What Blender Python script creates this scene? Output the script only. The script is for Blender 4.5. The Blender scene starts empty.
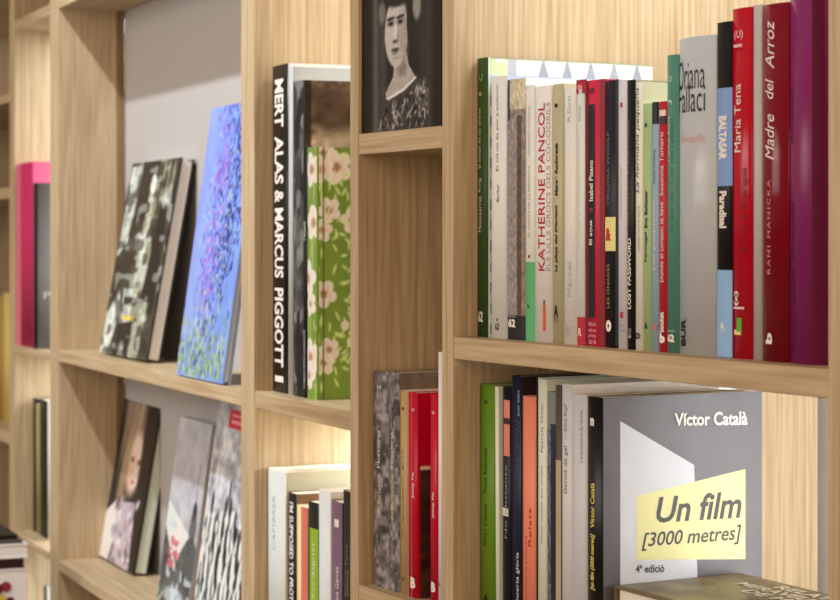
import bpy, bmesh, math, random
import numpy as np
from mathutils import Matrix, Vector

S = bpy.context.scene
COL = S.collection
random.seed(7)

# ------------------------------------------------------------------ camera, light, exposure
F, CX, HY, CZ = 2000.0, 420.0, 240.0, 1.45          # focal length in px, centre column, horizon row, eye height
cam_d = bpy.data.cameras.new('camera')
cam = bpy.data.objects.new('camera', cam_d)
COL.objects.link(cam)
cam.location = (0, 0, CZ)
cam.rotation_euler = (math.pi / 2, 0, 0)
cam_d.sensor_width = 36
cam_d.lens = 36 * F / 840
cam_d.shift_y = -60 / 840
cam_d.clip_start = 0.05
cam_d.dof.use_dof = True
cam_d.dof.focus_distance = 1.66
cam_d.dof.aperture_fstop = 13
S.camera = cam

S.view_settings.view_transform = 'Standard'
S.view_settings.look = 'None'
S.view_settings.gamma = 1
S.view_settings.use_curve_mapping = False
S.view_settings.exposure = 0.0

world = bpy.data.worlds.new('world')
S.world = world
world.use_nodes = True
wb = world.node_tree.nodes['Background']
wb.inputs[0].default_value = (1.0, 0.70, 0.45, 1)
wb.inputs[1].default_value = 0.40


def lamp(name, kind, loc, energy, col, target=None, **kw):
    d = bpy.data.lights.new(name, kind)
    d.energy = energy
    d.color = col
    for k, v in kw.items():
        setattr(d, k, v)
    o = bpy.data.objects.new(name, d)
    COL.objects.link(o)
    o.location = loc
    if target is not None:
        o.rotation_euler = (Vector(target) - Vector(loc)).to_track_quat('-Z', 'Y').to_euler()
    return o


# ------------------------------------------------------------------ frames of the two straight runs of the bookcase
class Run:
    """A straight run of shelving: u runs along the front to the right, v into the depth."""
    def __init__(self, p, vx):
        self.p = np.array(p, float)
        d = np.array([(vx - CX) / F, 1.0])
        d /= np.linalg.norm(d)
        self.u = -d
        self.n = np.array([d[1], -d[0]])
        self.ang = math.atan2(self.u[1], self.u[0])

    def at(self, px, s=0.0):
        k = (px - CX) / F
        q = self.p + self.n * s
        A = np.array([[self.u[0], -k], [self.u[1], -1.0]])
        a, t = np.linalg.solve(A, -q)
        return a, t

    def a(self, px, s=0.0):
        return self.at(px, s)[0]

    def z(self, px, py, s=0.0):
        return CZ + (HY - py) / F * self.at(px, s)[1]

    def w(self, a, s, z):
        q = self.p + self.u * a + self.n * s
        return (q[0], q[1], z)


R = Run((33 / F * 1.764, 1.764), -665)
_q = R.w(R.a(350), 0, 0)
L = Run(_q[:2], -440)

# ceiling spots of the shop, and unseen area fills added as soft room light
lamp('ceiling_spot', 'SPOT', L.w(L.a(140) + 0.30, -0.88, 3.0), 130, (1.0, 1.02, 1.04),
     target=L.w(L.a(140) - 0.05, 0.05, 1.40), spot_size=math.radians(50), spot_blend=0.7, shadow_soft_size=0.03)
lamp('room_fill', 'AREA', R.w(-1.3, -1.9, 2.35), 5, (1.0, 0.88, 0.78),
     target=R.w(0.0, 0.0, 1.4), shape='RECTANGLE', size=0.7, size_y=0.6)
lamp('room_fill', 'AREA', L.w(-0.85, -2.0, 1.85), 16, (1.0, 0.96, 0.92),
     target=L.w(-0.35, 0.1, 1.45), shape='RECTANGLE', size=1.2, size_y=1.0)
lamp('room_fill', 'AREA', R.w(1.9, -1.5, 1.9), 20, (1.0, 0.72, 0.50),
     target=R.w(-0.1, 0.0, 1.35), shape='RECTANGLE', size=1.5, size_y=1.3)


# ------------------------------------------------------------------ materials
def lin(c):
    c = np.asarray(c, float)
    return np.where(c <= 0.04045, c / 12.92, ((c + 0.055) / 1.055) ** 2.4)


ILL = np.array([0.78, 0.62, 0.51])


def alb(rgb):
    return tuple(np.clip(lin(np.array(rgb) / 255.0) ** 1.1 / ILL, 0.003, 0.88))


MATS = {}


def mat(rgb, rough=0.42, raw=False, spec=0.2):
    key = (tuple(rgb), rough, raw, spec)
    if key in MATS:
        return MATS[key]
    m = bpy.data.materials.new('paint_%d' % len(MATS))
    m.use_nodes = True
    nt = m.node_tree
    b = nt.nodes['Principled BSDF']
    c = tuple(rgb) if raw else alb(rgb)
    tc = nt.nodes.new('ShaderNodeTexCoord')
    no = nt.nodes.new('ShaderNodeTexNoise')
    no.inputs['Scale'].default_value = 60
    no.inputs['Detail'].default_value = 3
    nt.links.new(tc.outputs['Object'], no.inputs['Vector'])
    mx = nt.nodes.new('ShaderNodeMix')
    mx.data_type = 'RGBA'
    mx.inputs['A'].default_value = (*[x * 0.94 for x in c], 1)
    mx.inputs['B'].default_value = (*[min(x * 1.06, 0.92) for x in c], 1)
    nt.links.new(no.outputs['Fac'], mx.inputs['Factor'])
    nt.links.new(mx.outputs['Result'], b.inputs['Base Color'])
    b.inputs['Roughness'].default_value = rough
    b.inputs['Specular IOR Level'].default_value = spec
    MATS[key] = m
    return m


def art_mat(rough=0.42):
    if ('art', rough) in MATS:
        return MATS[('art', rough)]
    m = bpy.data.materials.new('printed_art')
    m.use_nodes = True
    nt = m.node_tree
    a = nt.nodes.new('ShaderNodeAttribute')
    a.attribute_name = 'ink'
    b = nt.nodes['Principled BSDF']
    nt.links.new(a.outputs['Color'], b.inputs['Base Color'])
    b.inputs['Roughness'].default_value = rough
    b.inputs['Specular IOR Level'].default_value = 0.2
    MATS[('art', rough)] = m
    return m


def pages_mat():
    """paper block: fine stripes of the page edges"""
    if 'pages' in MATS:
        return MATS['pages']
    m = bpy.data.materials.new('page_edges')
    m.use_nodes = True
    nt = m.node_tree
    b = nt.nodes['Principled BSDF']
    tc = nt.nodes.new('ShaderNodeTexCoord')
    mp = nt.nodes.new('ShaderNodeMapping')
    mp.inputs['Scale'].default_value = (2200, 8, 8)
    no = nt.nodes.new('ShaderNodeTexNoise')
    no.inputs['Scale'].default_value = 1
    mx = nt.nodes.new('ShaderNodeMix')
    mx.data_type = 'RGBA'
    mx.inputs['A'].default_value = (0.60, 0.53, 0.43, 1)
    mx.inputs['B'].default_value = (0.82, 0.76, 0.66, 1)
    nt.links.new(tc.outputs['Object'], mp.inputs['Vector'])
    nt.links.new(mp.outputs['Vector'], no.inputs['Vector'])
    nt.links.new(no.outputs['Fac'], mx.inputs['Factor'])
    nt.links.new(mx.outputs['Result'], b.inputs['Base Color'])
    b.inputs['Roughness'].default_value = 0.8
    MATS['pages'] = m
    return m


def wood(axis, light=(0.60, 0.485, 0.32), dark=(0.42, 0.31, 0.175), seed=0.0):
    key = ('wood', axis, light, seed)
    if key in MATS:
        return MATS[key]
    m = bpy.data.materials.new('oak_%s' % axis)
    m.use_nodes = True
    nt = m.node_tree
    N, K = nt.nodes, nt.links
    b = N['Principled BSDF']
    tc = N.new('ShaderNodeTexCoord')
    mp = N.new('ShaderNodeMapping')
    mp.inputs['Location'].default_value = (seed, seed * 1.7, seed * 0.6)
    sc = {'Z': (1, 1, 0.032), 'X': (0.032, 1, 1), 'Y': (1, 0.032, 1)}[axis]
    mp.inputs['Scale'].default_value = sc
    K.new(tc.outputs['Object'], mp.inputs['Vector'])
    big = N.new('ShaderNodeTexNoise')
    big.inputs['Scale'].default_value = 15
    big.inputs['Detail'].default_value = 3
    big.inputs['Distortion'].default_value = 1.1
    K.new(mp.outputs['Vector'], big.inputs['Vector'])
    # bands of growth rings
    mul = N.new('ShaderNodeMath')
    mul.operation = 'MULTIPLY'
    mul.inputs[1].default_value = 70
    K.new(big.outputs['Fac'], mul.inputs[0])
    sn = N.new('ShaderNodeMath')
    sn.operation = 'SINE'
    K.new(mul.outputs[0], sn.inputs[0])
    fine = N.new('ShaderNodeTexNoise')
    fine.inputs['Scale'].default_value = 240
    fine.inputs['Detail'].default_value = 4
    K.new(mp.outputs['Vector'], fine.inputs['Vector'])
    a1 = N.new('ShaderNodeMath')
    a1.operation = 'MULTIPLY_ADD'
    a1.inputs[1].default_value = 0.065
    K.new(sn.outputs[0], a1.inputs[0])
    K.new(fine.outputs['Fac'], a1.inputs[2])
    ramp = N.new('ShaderNodeValToRGB')
    ramp.color_ramp.elements[0].position = 0.28
    ramp.color_ramp.elements[0].color = (*dark, 1)
    ramp.color_ramp.elements[1].position = 0.68
    ramp.color_ramp.elements[1].color = (*light, 1)
    K.new(a1.outputs[0], ramp.inputs['Fac'])
    K.new(ramp.outputs['Color'], b.inputs['Base Color'])
    bp = N.new('ShaderNodeBump')
    bp.inputs['Strength'].default_value = 0.12
    bp.inputs['Distance'].default_value = 0.0006
    K.new(fine.outputs['Fac'], bp.inputs['Height'])
    K.new(bp.outputs['Normal'], b.inputs['Normal'])
    b.inputs['Roughness'].default_value = 0.55
    b.inputs['Specular IOR Level'].default_value = 0.3
    MATS[key] = m
    return m


def plaster(rgb, scale=90):
    m = bpy.data.materials.new('plaster')
    m.use_nodes = True
    nt = m.node_tree
    b = nt.nodes['Principled BSDF']
    no = nt.nodes.new('ShaderNodeTexNoise')
    no.inputs['Scale'].default_value = scale
    mx = nt.nodes.new('ShaderNodeMix')
    mx.data_type = 'RGBA'
    mx.inputs['A'].default_value = (*[c * 0.96 for c in rgb], 1)
    mx.inputs['B'].default_value = (*rgb, 1)
    nt.links.new(no.outputs['Fac'], mx.inputs['Factor'])
    nt.links.new(mx.outputs['Result'], b.inputs['Base Color'])
    b.inputs['Roughness'].default_value = 0.85
    return m


def glow_mat(col, strength):
    m = bpy.data.materials.new('led')
    m.use_nodes = True
    nt = m.node_tree
    b = nt.nodes['Principled BSDF']
    b.inputs['Emission Color'].default_value = (*col, 1)
    b.inputs['Emission Strength'].default_value = strength
    return m


# ------------------------------------------------------------------ object helpers
def mesh_obj(name, verts, faces, mats, parent=None, midx=None, loc=(0, 0, 0), rot=(0, 0, 0), smooth=False):
    me = bpy.data.meshes.new(name)
    me.from_pydata([tuple(map(float, v)) for v in verts], [], faces)
    for m in (mats if isinstance(mats, (list, tuple)) else [mats]):
        me.materials.append(m)
    if midx is not None:
        me.polygons.foreach_set('material_index', midx)
    if smooth:
        me.polygons.foreach_set('use_smooth', [True] * len(me.polygons))
    me.update()
    o = bpy.data.objects.new(name, me)
    COL.objects.link(o)
    o.location = loc
    o.rotation_euler = rot
    if parent is not None:
        o.parent = parent
    return o


def box_vf(x0, x1, y0, y1, z0, z1):
    v = [(x, y, z) for z in (z0, z1) for x, y in ((x0, y0), (x1, y0), (x1, y1), (x0, y1))]
    f = [(3, 2, 1, 0), (4, 5, 6, 7), (0, 1, 5, 4), (1, 2, 6, 5), (2, 3, 7, 6), (3, 0, 4, 7)]
    return v, f


def box(name, x0, x1, y0, y1, z0, z1, m, parent=None, loc=(0, 0, 0), rot=(0, 0, 0), bevel=0.0):
    v, f = box_vf(x0, x1, y0, y1, z0, z1)
    o = mesh_obj(name, v, f, m, parent, None, loc, rot)
    if bevel:
        b = o.modifiers.new('bevel', 'BEVEL')
        b.width = bevel
        b.segments = 2
    return o


def prism(name, poly, z0, z1, m, parent=None, loc=(0, 0, 0), rot=(0, 0, 0), bevel=0.0):
    n = len(poly)
    v = [(x, y, z0) for x, y in poly] + [(x, y, z1) for x, y in poly]
    f = [tuple(range(n - 1, -1, -1)), tuple(range(n, 2 * n))]
    f += [(i, (i + 1) % n, n + (i + 1) % n, n + i) for i in range(n)]
    o = mesh_obj(name, v, f, m, parent, None, loc, rot)
    if bevel:
        b = o.modifiers.new('bevel', 'BEVEL')
        b.width = bevel
        b.segments = 2
    return o


def empty(name, loc, rot=(0, 0, 0)):
    o = bpy.data.objects.new(name, None)
    COL.objects.link(o)
    o.empty_display_size = 0.02
    o.location = loc
    o.rotation_euler = rot
    return o


def tag(o, label, cat, group=None):
    o['label'] = label
    o['category'] = cat
    if group:
        o['group'] = group
    return o


TXT = {}


def text_mesh(s, bold=0.0, shear=0.0, space=1.0):
    key = (s, bold, shear, space)
    if key in TXT:
        return TXT[key]
    cu = bpy.data.curves.new('glyphs', 'FONT')
    cu.body = s
    cu.offset = bold
    cu.shear = shear
    cu.space_character = space
    cu.resolution_u = 3
    o = bpy.data.objects.new('glyphs', cu)
    COL.objects.link(o)
    bpy.context.view_layer.update()
    dg = bpy.context.evaluated_depsgraph_get()
    me = bpy.data.meshes.new_from_object(o.evaluated_get(dg))
    co = np.empty(len(me.vertices) * 3)
    me.vertices.foreach_get('co', co)
    co = co.reshape(-1, 3)[:, :2]
    faces = [tuple(p.vertices) for p in me.polygons]
    bpy.data.objects.remove(o)
    bpy.data.meshes.remove(me)
    bpy.data.curves.remove(cu)
    lo, hi = co.min(0), co.max(0)
    co = (co - lo) / (hi - lo)
    TXT[key] = (co, faces)
    return TXT[key]


def sliced(co, faces, axis, n):
    """cut flat lettering into n strips so that it can follow a curved spine"""
    bm = bmesh.new()
    vs = [bm.verts.new((x, y, 0)) for x, y in co]
    for f in faces:
        try:
            bm.faces.new([vs[i] for i in f])
        except ValueError:
            pass
    for i in range(1, n):
        p = [0.0, 0.0, 0.0]
        p[axis] = i / n
        q = [0.0, 0.0, 0.0]
        q[axis] = 1.0
        bmesh.ops.bisect_plane(bm, geom=bm.verts[:] + bm.edges[:] + bm.faces[:], plane_co=p, plane_no=q)
    bm.verts.index_update()
    c2 = np.array([v.co[:2] for v in bm.verts])
    f2 = [tuple(v.index for v in f.verts) for f in bm.faces]
    bm.free()
    return c2, f2


def lettering(name, s, rect, way, m, parent, surf, bold=0.0, shear=0.0, space=1.0, strips=0):
    """rect = (x0, x1, z0, z1); surf(x, z) -> point on the carrying surface, lifted a hair"""
    co, faces = text_mesh(s, bold, shear, space)
    if strips:
        co, faces = sliced(co, faces, 0 if way == 'flat' else 1, strips)
    x0, x1, z0, z1 = rect
    if way == 'up':
        X = x1 - co[:, 1] * (x1 - x0)
        Z = z0 + co[:, 0] * (z1 - z0)
    elif way == 'down':
        X = x0 + co[:, 1] * (x1 - x0)
        Z = z1 - co[:, 0] * (z1 - z0)
    else:
        X = x0 + co[:, 0] * (x1 - x0)
        Z = z0 + co[:, 1] * (z1 - z0)
    return mesh_obj(name, [surf(a, b) for a, b in zip(X, Z)], faces, m, parent)


# ------------------------------------------------------------------ printed pictures
class Pic:
    """A printed picture, painted in sRGB and carried by a fine grid of a cover."""
    def __init__(self, w, h, rgb):
        self.w, self.h = w, h
        self.p = np.ones((h, w, 3)) * np.array(rgb, float)
        self.y, self.x = np.mgrid[0:h, 0:w]
        self.x = (self.x + 0.5) / w
        self.y = (self.y + 0.5) / h

    def put(self, mask, rgb, k=1.0):
        mk = (np.asarray(mask, float) * k)[..., None]
        self.p = self.p * (1 - mk) + np.array(rgb, float) * mk
        return self

    def ell(self, cx, cy, rx, ry, rgb, k=1.0, soft=0.12, rot=0.0):
        c, s = math.cos(rot), math.sin(rot)
        dx, dy = self.x - cx, self.y - cy
        d = np.sqrt(((dx * c + dy * s) / rx) ** 2 + ((-dx * s + dy * c) / ry) ** 2)
        return self.put(np.clip((1 - d) / soft + 0.5, 0, 1), rgb, k)

    def poly(self, pts, rgb, k=1.0):
        m = np.zeros(self.x.shape, bool)
        n = len(pts)
        for i in range(n):
            (xa, ya), (xb, yb) = pts[i], pts[(i + 1) % n]
            if ya == yb:
                continue
            c = ((self.y > min(ya, yb)) & (self.y <= max(ya, yb)))
            m ^= c & (self.x < xa + (self.y - ya) * (xb - xa) / (yb - ya))
        return self.put(m, rgb, k)

    def rect(self, x0, x1, y0, y1, rgb, k=1.0):
        return self.put((self.x >= x0) & (self.x < x1) & (self.y >= y0) & (self.y < y1), rgb, k)

    def noise(self, nx, ny, seed=0):
        r = np.random.RandomState(seed)
        g = r.rand(ny + 2, nx + 2)
        fx, fy = self.x * nx, self.y * ny
        ix, iy = fx.astype(int), fy.astype(int)
        tx, ty = fx - ix, fy - iy
        tx, ty = tx * tx * (3 - 2 * tx), ty * ty * (3 - 2 * ty)
        return (g[iy, ix] * (1 - tx) + g[iy, ix + 1] * tx) * (1 - ty) + (g[iy + 1, ix] * (1 - tx) + g[iy + 1, ix + 1] * tx) * ty

    def mottle(self, nx, ny, amount, seed=0):
        n = 0.5 * self.noise(nx, ny, seed) + 0.3 * self.noise(nx * 2, ny * 2, seed + 1) + 0.2 * self.noise(nx * 4, ny * 4, seed + 2)
        self.p = self.p * (1 + (n - 0.5)[..., None] * 2 * amount)
        return self

    def blur(self, k=1):
        for _ in range(k):
            q = np.pad(self.p, ((1, 1), (1, 1), (0, 0)), 'edge')
            self.p = (q[1:-1, 1:-1] * 2 + q[:-2, 1:-1] + q[2:, 1:-1] + q[1:-1, :-2] + q[1:-1, 2:]) / 6
        return self

    def build(self, name, corner, ex, ez, parent, rough=0.42, bend=None, albedo=True):
        """corner = lower left point, ex / ez = vectors across and up"""
        w, h = self.w, self.h
        corner, ex, ez = map(np.array, (corner, ex, ez))
        gx = np.linspace(0, 1, w)
        gz = np.linspace(0, 1, h)
        V = corner[None, None] + gx[None, :, None] * ex + gz[:, None, None] * ez
        if bend is not None:
            V = V + bend(gx)[None, :, None] * np.array([0, 1.0, 0])
        faces = [(j * w + i, j * w + i + 1, (j + 1) * w + i + 1, (j + 1) * w + i) for j in range(h - 1) for i in range(w - 1)]
        o = mesh_obj(name, V.reshape(-1, 3), faces, art_mat(rough), parent, smooth=True)
        c = lin(np.clip(self.p[::-1], 0, 255) / 255.0)
        if albedo:
            c = np.clip(c ** 1.1 / ILL, 0.003, 0.88)
        c = np.concatenate([c, np.ones((h, w, 1))], 2).reshape(-1)
        at = o.data.color_attributes.new('ink', 'FLOAT_COLOR', 'POINT')
        at.data.foreach_set('color', c.astype(np.float32))
        return o


# ------------------------------------------------------------------ books
def book(run, shelf_z, x0, x1, ytop, s, depth, rgb, label, group, side=None, rounding=0.0012, hard=False, bands=(), texts=(),
         rough=0.42, lean=0.0, spine_art=None, cover_art=None, ztop=None, page_drop=None, name='book', pages=True):
    """Upright book, spine to the front. x0, x1, ytop are where the spine's edges stand as seen along the plane at setback s."""
    a0, a1 = run.a(x0, s), run.a(x1, s)
    W = a1 - a0 - 0.0003
    xm = 0.5 * (x0 + x1)
    Hh = (run.z(xm, ytop, s) if ztop is None else ztop) - shelf_z
    root = empty(name, run.w(a0, s, shelf_z), (0, 0, run.ang))
    if lean:
        root.rotation_euler = (Matrix.Rotation(run.ang, 3, 'Z') @ Matrix.Rotation(lean, 3, 'Y')).to_euler()
    tag(root, label, 'book', group)
    t = 0.0024 if hard else 0.0006
    t = min(t, W * 0.2)
    b = min(rounding, W * 0.3)
    prof = lambda x: -b * (1 - (2 * x / W - 1) ** 2)
    n = 29 if b > 0.0018 else 7
    sp = [(W * i / (n - 1), prof(W * i / (n - 1))) for i in range(n)]
    outer = [(0, depth)] + sp + [(W, depth)]
    inner = [(W - t, depth), (W - t, t)] + [(t, t)] + [(t, depth)]
    # cover: U-shaped shell with one material on the spine and one on the boards
    poly = outer + inner
    m = len(poly)
    V = [(x, y, 0) for x, y in poly] + [(x, y, Hh) for x, y in poly]
    no = len(outer)
    faces, mi = [], []
    for i in range(m):
        j = (i + 1) % m
        faces.append((i, j, m + j, m + i))
        mi.append(1 if (i == no - 2 or i == 0 or i >= no - 1) else 0)
    # caps, as strips between outer and inner line
    left, right = [0], [no - 1]
    for z in (0, m):
        quad = [(0, 1, no + 2, no + 3), (no - 2, no - 1, no, no + 1), tuple(range(1, no - 1)) + (no + 1, no + 2)]
        for q in quad:
            q = tuple(z + k for k in q)
            faces.append(q if z else q[::-1])
            mi.append(0)
    cov = mesh_obj('cover', V, faces, [mat(rgb, rough), mat(side or rgb, rough)], root, mi)
    cov.data.polygons.foreach_set('use_smooth', [0 < i < no - 2 for i in range(m)] + [False] * (len(faces) - m))
    fit = 0.003 if hard else 0.0008
    drop = fit if page_drop is None else page_drop
    if pages:
        box('page_block', t, W - t, t + 0.0003, depth - fit, fit if hard else 0.0, Hh - drop, pages_mat(), root)
    zp = lambda py: run.z(xm, py, s) - shelf_z
    lift = 0.00025
    k = 0
    for bd in bands:
        ya, yb, c = bd[:3]
        f0, f1 = bd[3] if len(bd) > 3 else (0.0, 1.0)
        nm = bd[4] if len(bd) > 4 else 'spine_band'
        za, zb = zp(yb), zp(ya)
        xs = np.linspace(f0 * W, f1 * W, 7)
        k += 1
        vv = [(x, prof(x) - lift * (0.5 + 0.4 * k), z) for z in (za, zb) for x in xs]
        mesh_obj(nm, vv, [(i, i + 1, 8 + i, 7 + i) for i in range(6)], mat(c, rough), root)
    k += 2
    for tx in texts:
        st, ya, yb, f0, f1, c = tx[:6]
        way = tx[6] if len(tx) > 6 else 'up'
        opt = tx[7] if len(tx) > 7 else {}
        opt = dict(opt)
        nm = opt.pop('name', 'spine_title')
        za, zb = sorted((zp(ya), zp(yb)))
        lettering(nm, st, (f0 * W, f1 * W, za, zb), way, mat(c, 0.5), root, lambda x, z: (x, prof(x) - lift * (0.6 + 0.4 * k), z), strips=8 if b > 0.0018 else 0, **opt)
    if spine_art is not None:
        spine_art.build('spine_picture', (0, 0, 0), (W, 0, 0), (0, 0, Hh), root, rough,
                        bend=lambda g: prof(g * W) - lift * 0.4)
    if cover_art is not None:
        cover_art.build('cover_picture', (W + 0.0003, 0.002, 0), (0, depth - 0.002, 0), (0, 0, Hh), root, rough)
    root['w'] = W
    root['h'] = Hh
    return root


def clean(o):
    for k in ('w', 'h'):
        if k in o:
            del o[k]


# ------------------------------------------------------------------ setting: floor, walls
T = 0.0194
DEPTH = 0.4105
fl = mesh_obj('floor', *box_vf(-4, 5, -3, 7, -0.05, 0), wood('X', (0.30, 0.24, 0.19), (0.22, 0.17, 0.13), 9.0))
fl['kind'] = 'structure'

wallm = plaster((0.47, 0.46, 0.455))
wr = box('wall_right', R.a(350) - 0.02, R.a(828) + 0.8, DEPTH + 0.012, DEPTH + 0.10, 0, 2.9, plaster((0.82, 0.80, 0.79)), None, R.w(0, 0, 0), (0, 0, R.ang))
wr['kind'] = 'structure'
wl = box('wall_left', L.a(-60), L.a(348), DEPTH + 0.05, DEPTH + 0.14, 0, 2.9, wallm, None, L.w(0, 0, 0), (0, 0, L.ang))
wl['kind'] = 'structure'


def depth_at(run, a, px):
    """depth v at which the line u = a is seen at column px"""
    lo, hi = 0.0, 1.0
    for _ in range(50):
        md = 0.5 * (lo + hi)
        q = run.w(a, md, 0)
        if q[0] / q[1] * F + CX < px:
            lo = md
        else:
            hi = md
    return lo


PD = depth_at(L, L.a(58), 125.5)
# white wall pier closing the shallow display bay
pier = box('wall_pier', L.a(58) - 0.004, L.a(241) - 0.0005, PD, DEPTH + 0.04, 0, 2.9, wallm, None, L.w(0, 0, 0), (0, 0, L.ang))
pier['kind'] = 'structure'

# ------------------------------------------------------------------ bookcases
VG = wood('Z')
HG = wood('X')
TOP = 2.25


def unit(name, run, a_mid, label):
    o = empty(name, run.w(a_mid, 0, 0), (0, 0, run.ang))
    tag(o, label, 'bookcase', 'bookcases along the wall')
    o['amid'] = a_mid
    return o


def upright(root, run, a0, a1, z0=0.0, z1=TOP, d=DEPTH, v0=0.0, seed=0.0):
    m = root['amid']
    return box('upright', a0 - m, a1 - m, v0, d, z0, z1, wood('Z', seed=seed), root, bevel=0.0008)


def shelf(root, run, a0, a1, zt, zb, d=DEPTH, back_skew=0.0, seed=0.0):
    m = root['amid']
    e = 0.0003
    return prism('shelf', [(a0 - m + e, 0.0006), (a1 - m - e, 0.0006), (a1 - m - e - back_skew, d), (a0 - m + e, d)], zb, zt,
                 wood('X', seed=seed), root, bevel=0.0008)


LED = (1.0, 1.05, 1.10)
ledm = glow_mat(LED, 4.0)


def led(root, run, a0, a1, z, v, power, dv=0.012, tilt=0.0):
    """light strip under a shelf board with the lamp it holds"""
    m = root['amid']
    box('light_strip', a0 - m, a1 - m, v, v + dv, z - 0.006, z - 0.0005, ledm, root)
    d = bpy.data.lights.new('led_light', 'AREA')
    d.shape = 'RECTANGLE'
    d.size = a1 - a0
    d.size_y = dv
    d.energy = power
    d.color = LED
    o = bpy.data.objects.new('led_light', d)
    COL.objects.link(o)
    o.parent = root
    o.location = ((a0 + a1) / 2 - m, v + dv / 2, z - 0.008)
    o.rotation_euler = (tilt, 0, 0)
    return o


# right-hand run: narrow bay with the portrait, wide bay full of paperbacks
a350, a358, a442, a828 = R.a(350), R.a(358), R.a(442), R.a(828)
right = unit('bookcase', R, a350, 'pale oak bookcase with wide shelf of upright paperbacks and narrow bay holding the portrait')
upright(right, R, a350, a358, seed=1.0)
upright(right, R, a442, 0.0, seed=2.0)
upright(right, R, a828, a828 + T, seed=3.0)
Z4 = R.z(453, 337)
Z4b = R.z(453, 359)
Z4low = R.z(453, 640)
Z4top = R.z(453, -300)
shelf(right, R, 0, a828, Z4, Z4b, seed=1.3)
shelf(right, R, 0, a828, Z4low, Z4low - T, seed=2.3)
shelf(right, R, 0, a828, Z4top + T, Z4top, seed=3.3)
shelf(right, R, 0, a828, TOP - 0.002, TOP - 0.002 - T, seed=3.9)
Z3 = R.z(357.4, 134.2)
Z3low = R.z(360, 585.4)
shelf(right, R, a358, a442, Z3, R.z(357.4, 154.9), seed=4.3)
shelf(right, R, a358, a442, Z3low, Z3low - T, seed=5.3)
Z3top = R.z(357.4, -190)
shelf(right, R, a358, a442, Z3top + T, Z3top, seed=6.3)
for zz in (0.06 + T, 0.45, 0.83):
    shelf(right, R, 0, a828, zz, zz - T, seed=zz)
    shelf(right, R, a358, a442, zz - 0.02 if zz > 0.1 else zz, zz - 0.02 - T if zz > 0.1 else zz - T, seed=zz + 1)
led(right, R, 0.03, a828 - 0.02, Z4top, 0.10, 1.5, 0.20)
# light strip added out of view on the right upright, lighting the lower compartment
box('light_strip', a828 - a350 - 0.006, a828 - a350 - 0.0005, 0.315, 0.33, Z4low + 0.01, Z4b - 0.005, ledm, right)
_d = bpy.data.lights.new('led_light', 'AREA')
_d.shape = 'RECTANGLE'
_d.size = Z4b - Z4low - 0.02
_d.size_y = 0.03
_d.energy = 2.3
_d.color = LED
_o = bpy.data.objects.new('led_light', _d)
COL.objects.link(_o)
_o.parent = right
_o.location = (a828 - a350 - 0.008, 0.3225, 0.5 * (Z4b + Z4low))
_o.rotation_euler = (0, math.pi / 2, -0.4)

# middle unit: bay of large art books
a254, a241 = L.a(254), L.a(241)
half = 0.5 * (a254 + a241)
mid = unit('bookcase', L, half, 'pale oak bookcase bay of tall art books beside the flowered green book')
upright(mid, L, half + 0.0003, a254, seed=4.0)
Z2 = L.z(254, 391)
Z2b = L.z(254, 408)
Z2low = L.z(254, 700)
Z2top = L.z(254, -250)
sk = 0.043
shelf(mid, L, a254, -0.0005, Z2, Z2b, back_skew=sk, seed=7.3)
shelf(mid, L, a254, -0.0005, Z2low, Z2low - T, back_skew=sk, seed=8.3)
shelf(mid, L, a254, -0.0005, Z2top + T, Z2top, back_skew=sk, seed=9.3)
shelf(mid, L, a254, -0.0005, 0.08, 0.06, back_skew=sk, seed=9.8)
led(mid, L, a254 + 0.02, -0.06, Z2top, 0.14, 2.1, 0.2)
led(mid, L, a254 + 0.02, -0.06, Z2b, 0.2, 3.6, 0.18)

# left unit: white-backed display bay and the slim bay beyond
a58, a50, a16, a12 = L.a(58), L.a(50), L.a(14), L.a(9.5)
left = unit('bookcase', L, a12, 'pale oak bookcase with covers shown face out before a white wall')
upright(left, L, a241, half - 0.0003, seed=5.0)
PDW = depth_at(L, a58, 117)
upright(left, L, a50, a58, d=PDW, seed=6.0)
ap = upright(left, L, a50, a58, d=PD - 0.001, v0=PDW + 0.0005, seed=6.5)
ap.name = 'back_edge_strip'  # narrow strip, coloured darker than the panel, along its back edge
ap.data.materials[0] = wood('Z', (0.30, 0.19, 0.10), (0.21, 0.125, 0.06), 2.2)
upright(left, L, a12, a16, seed=7.0)
Z1 = L.z(57.9, 350.2)
Z1b = L.z(57.9, 361.5)
Z1low = L.z(57.9, 560.2)
Z1lowb = L.z(57.9, 571.0)
Z1topb = L.z(58, 8.5)
for zt, zb, sd in ((Z1, Z1b, 1.1), (Z1low, Z1lowb, 2.1), (Z1topb + 0.017, Z1topb, 3.1), (0.08, 0.06, 4.1)):
    shelf(left, L, a58, a241, zt, zb, d=PD - 0.001, seed=sd)
Z0 = L.z(15.2, 345)
Z0b = L.z(15.2, 352)
Z0low = L.z(17.2, 532.5)
Z0lowb = L.z(17.2, 539.5)
Z0topb = L.z(17.5, 29.2)
Z0bot = L.z(17.2, 680)
for zt, zb, sd in ((Z0, Z0b, 5.1), (Z0low, Z0lowb, 6.1), (L.z(17.5, 19.2), Z0topb, 7.1), (Z0bot, Z0bot - 0.017, 8.1), (0.08, 0.06, 8.7)):
    shelf(left, L, a16, a50, zt, zb, seed=sd)
led(left, L, a16 + 0.01, a50 - 0.01, Z0topb, 0.12, 1.4, 0.2)
led(left, L, a16 + 0.01, a50 - 0.01, Z0b, 0.12, 1.1, 0.2)
led(left, L, a16 + 0.01, a50 - 0.01, Z0lowb, 0.12, 1.1, 0.2)

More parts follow.
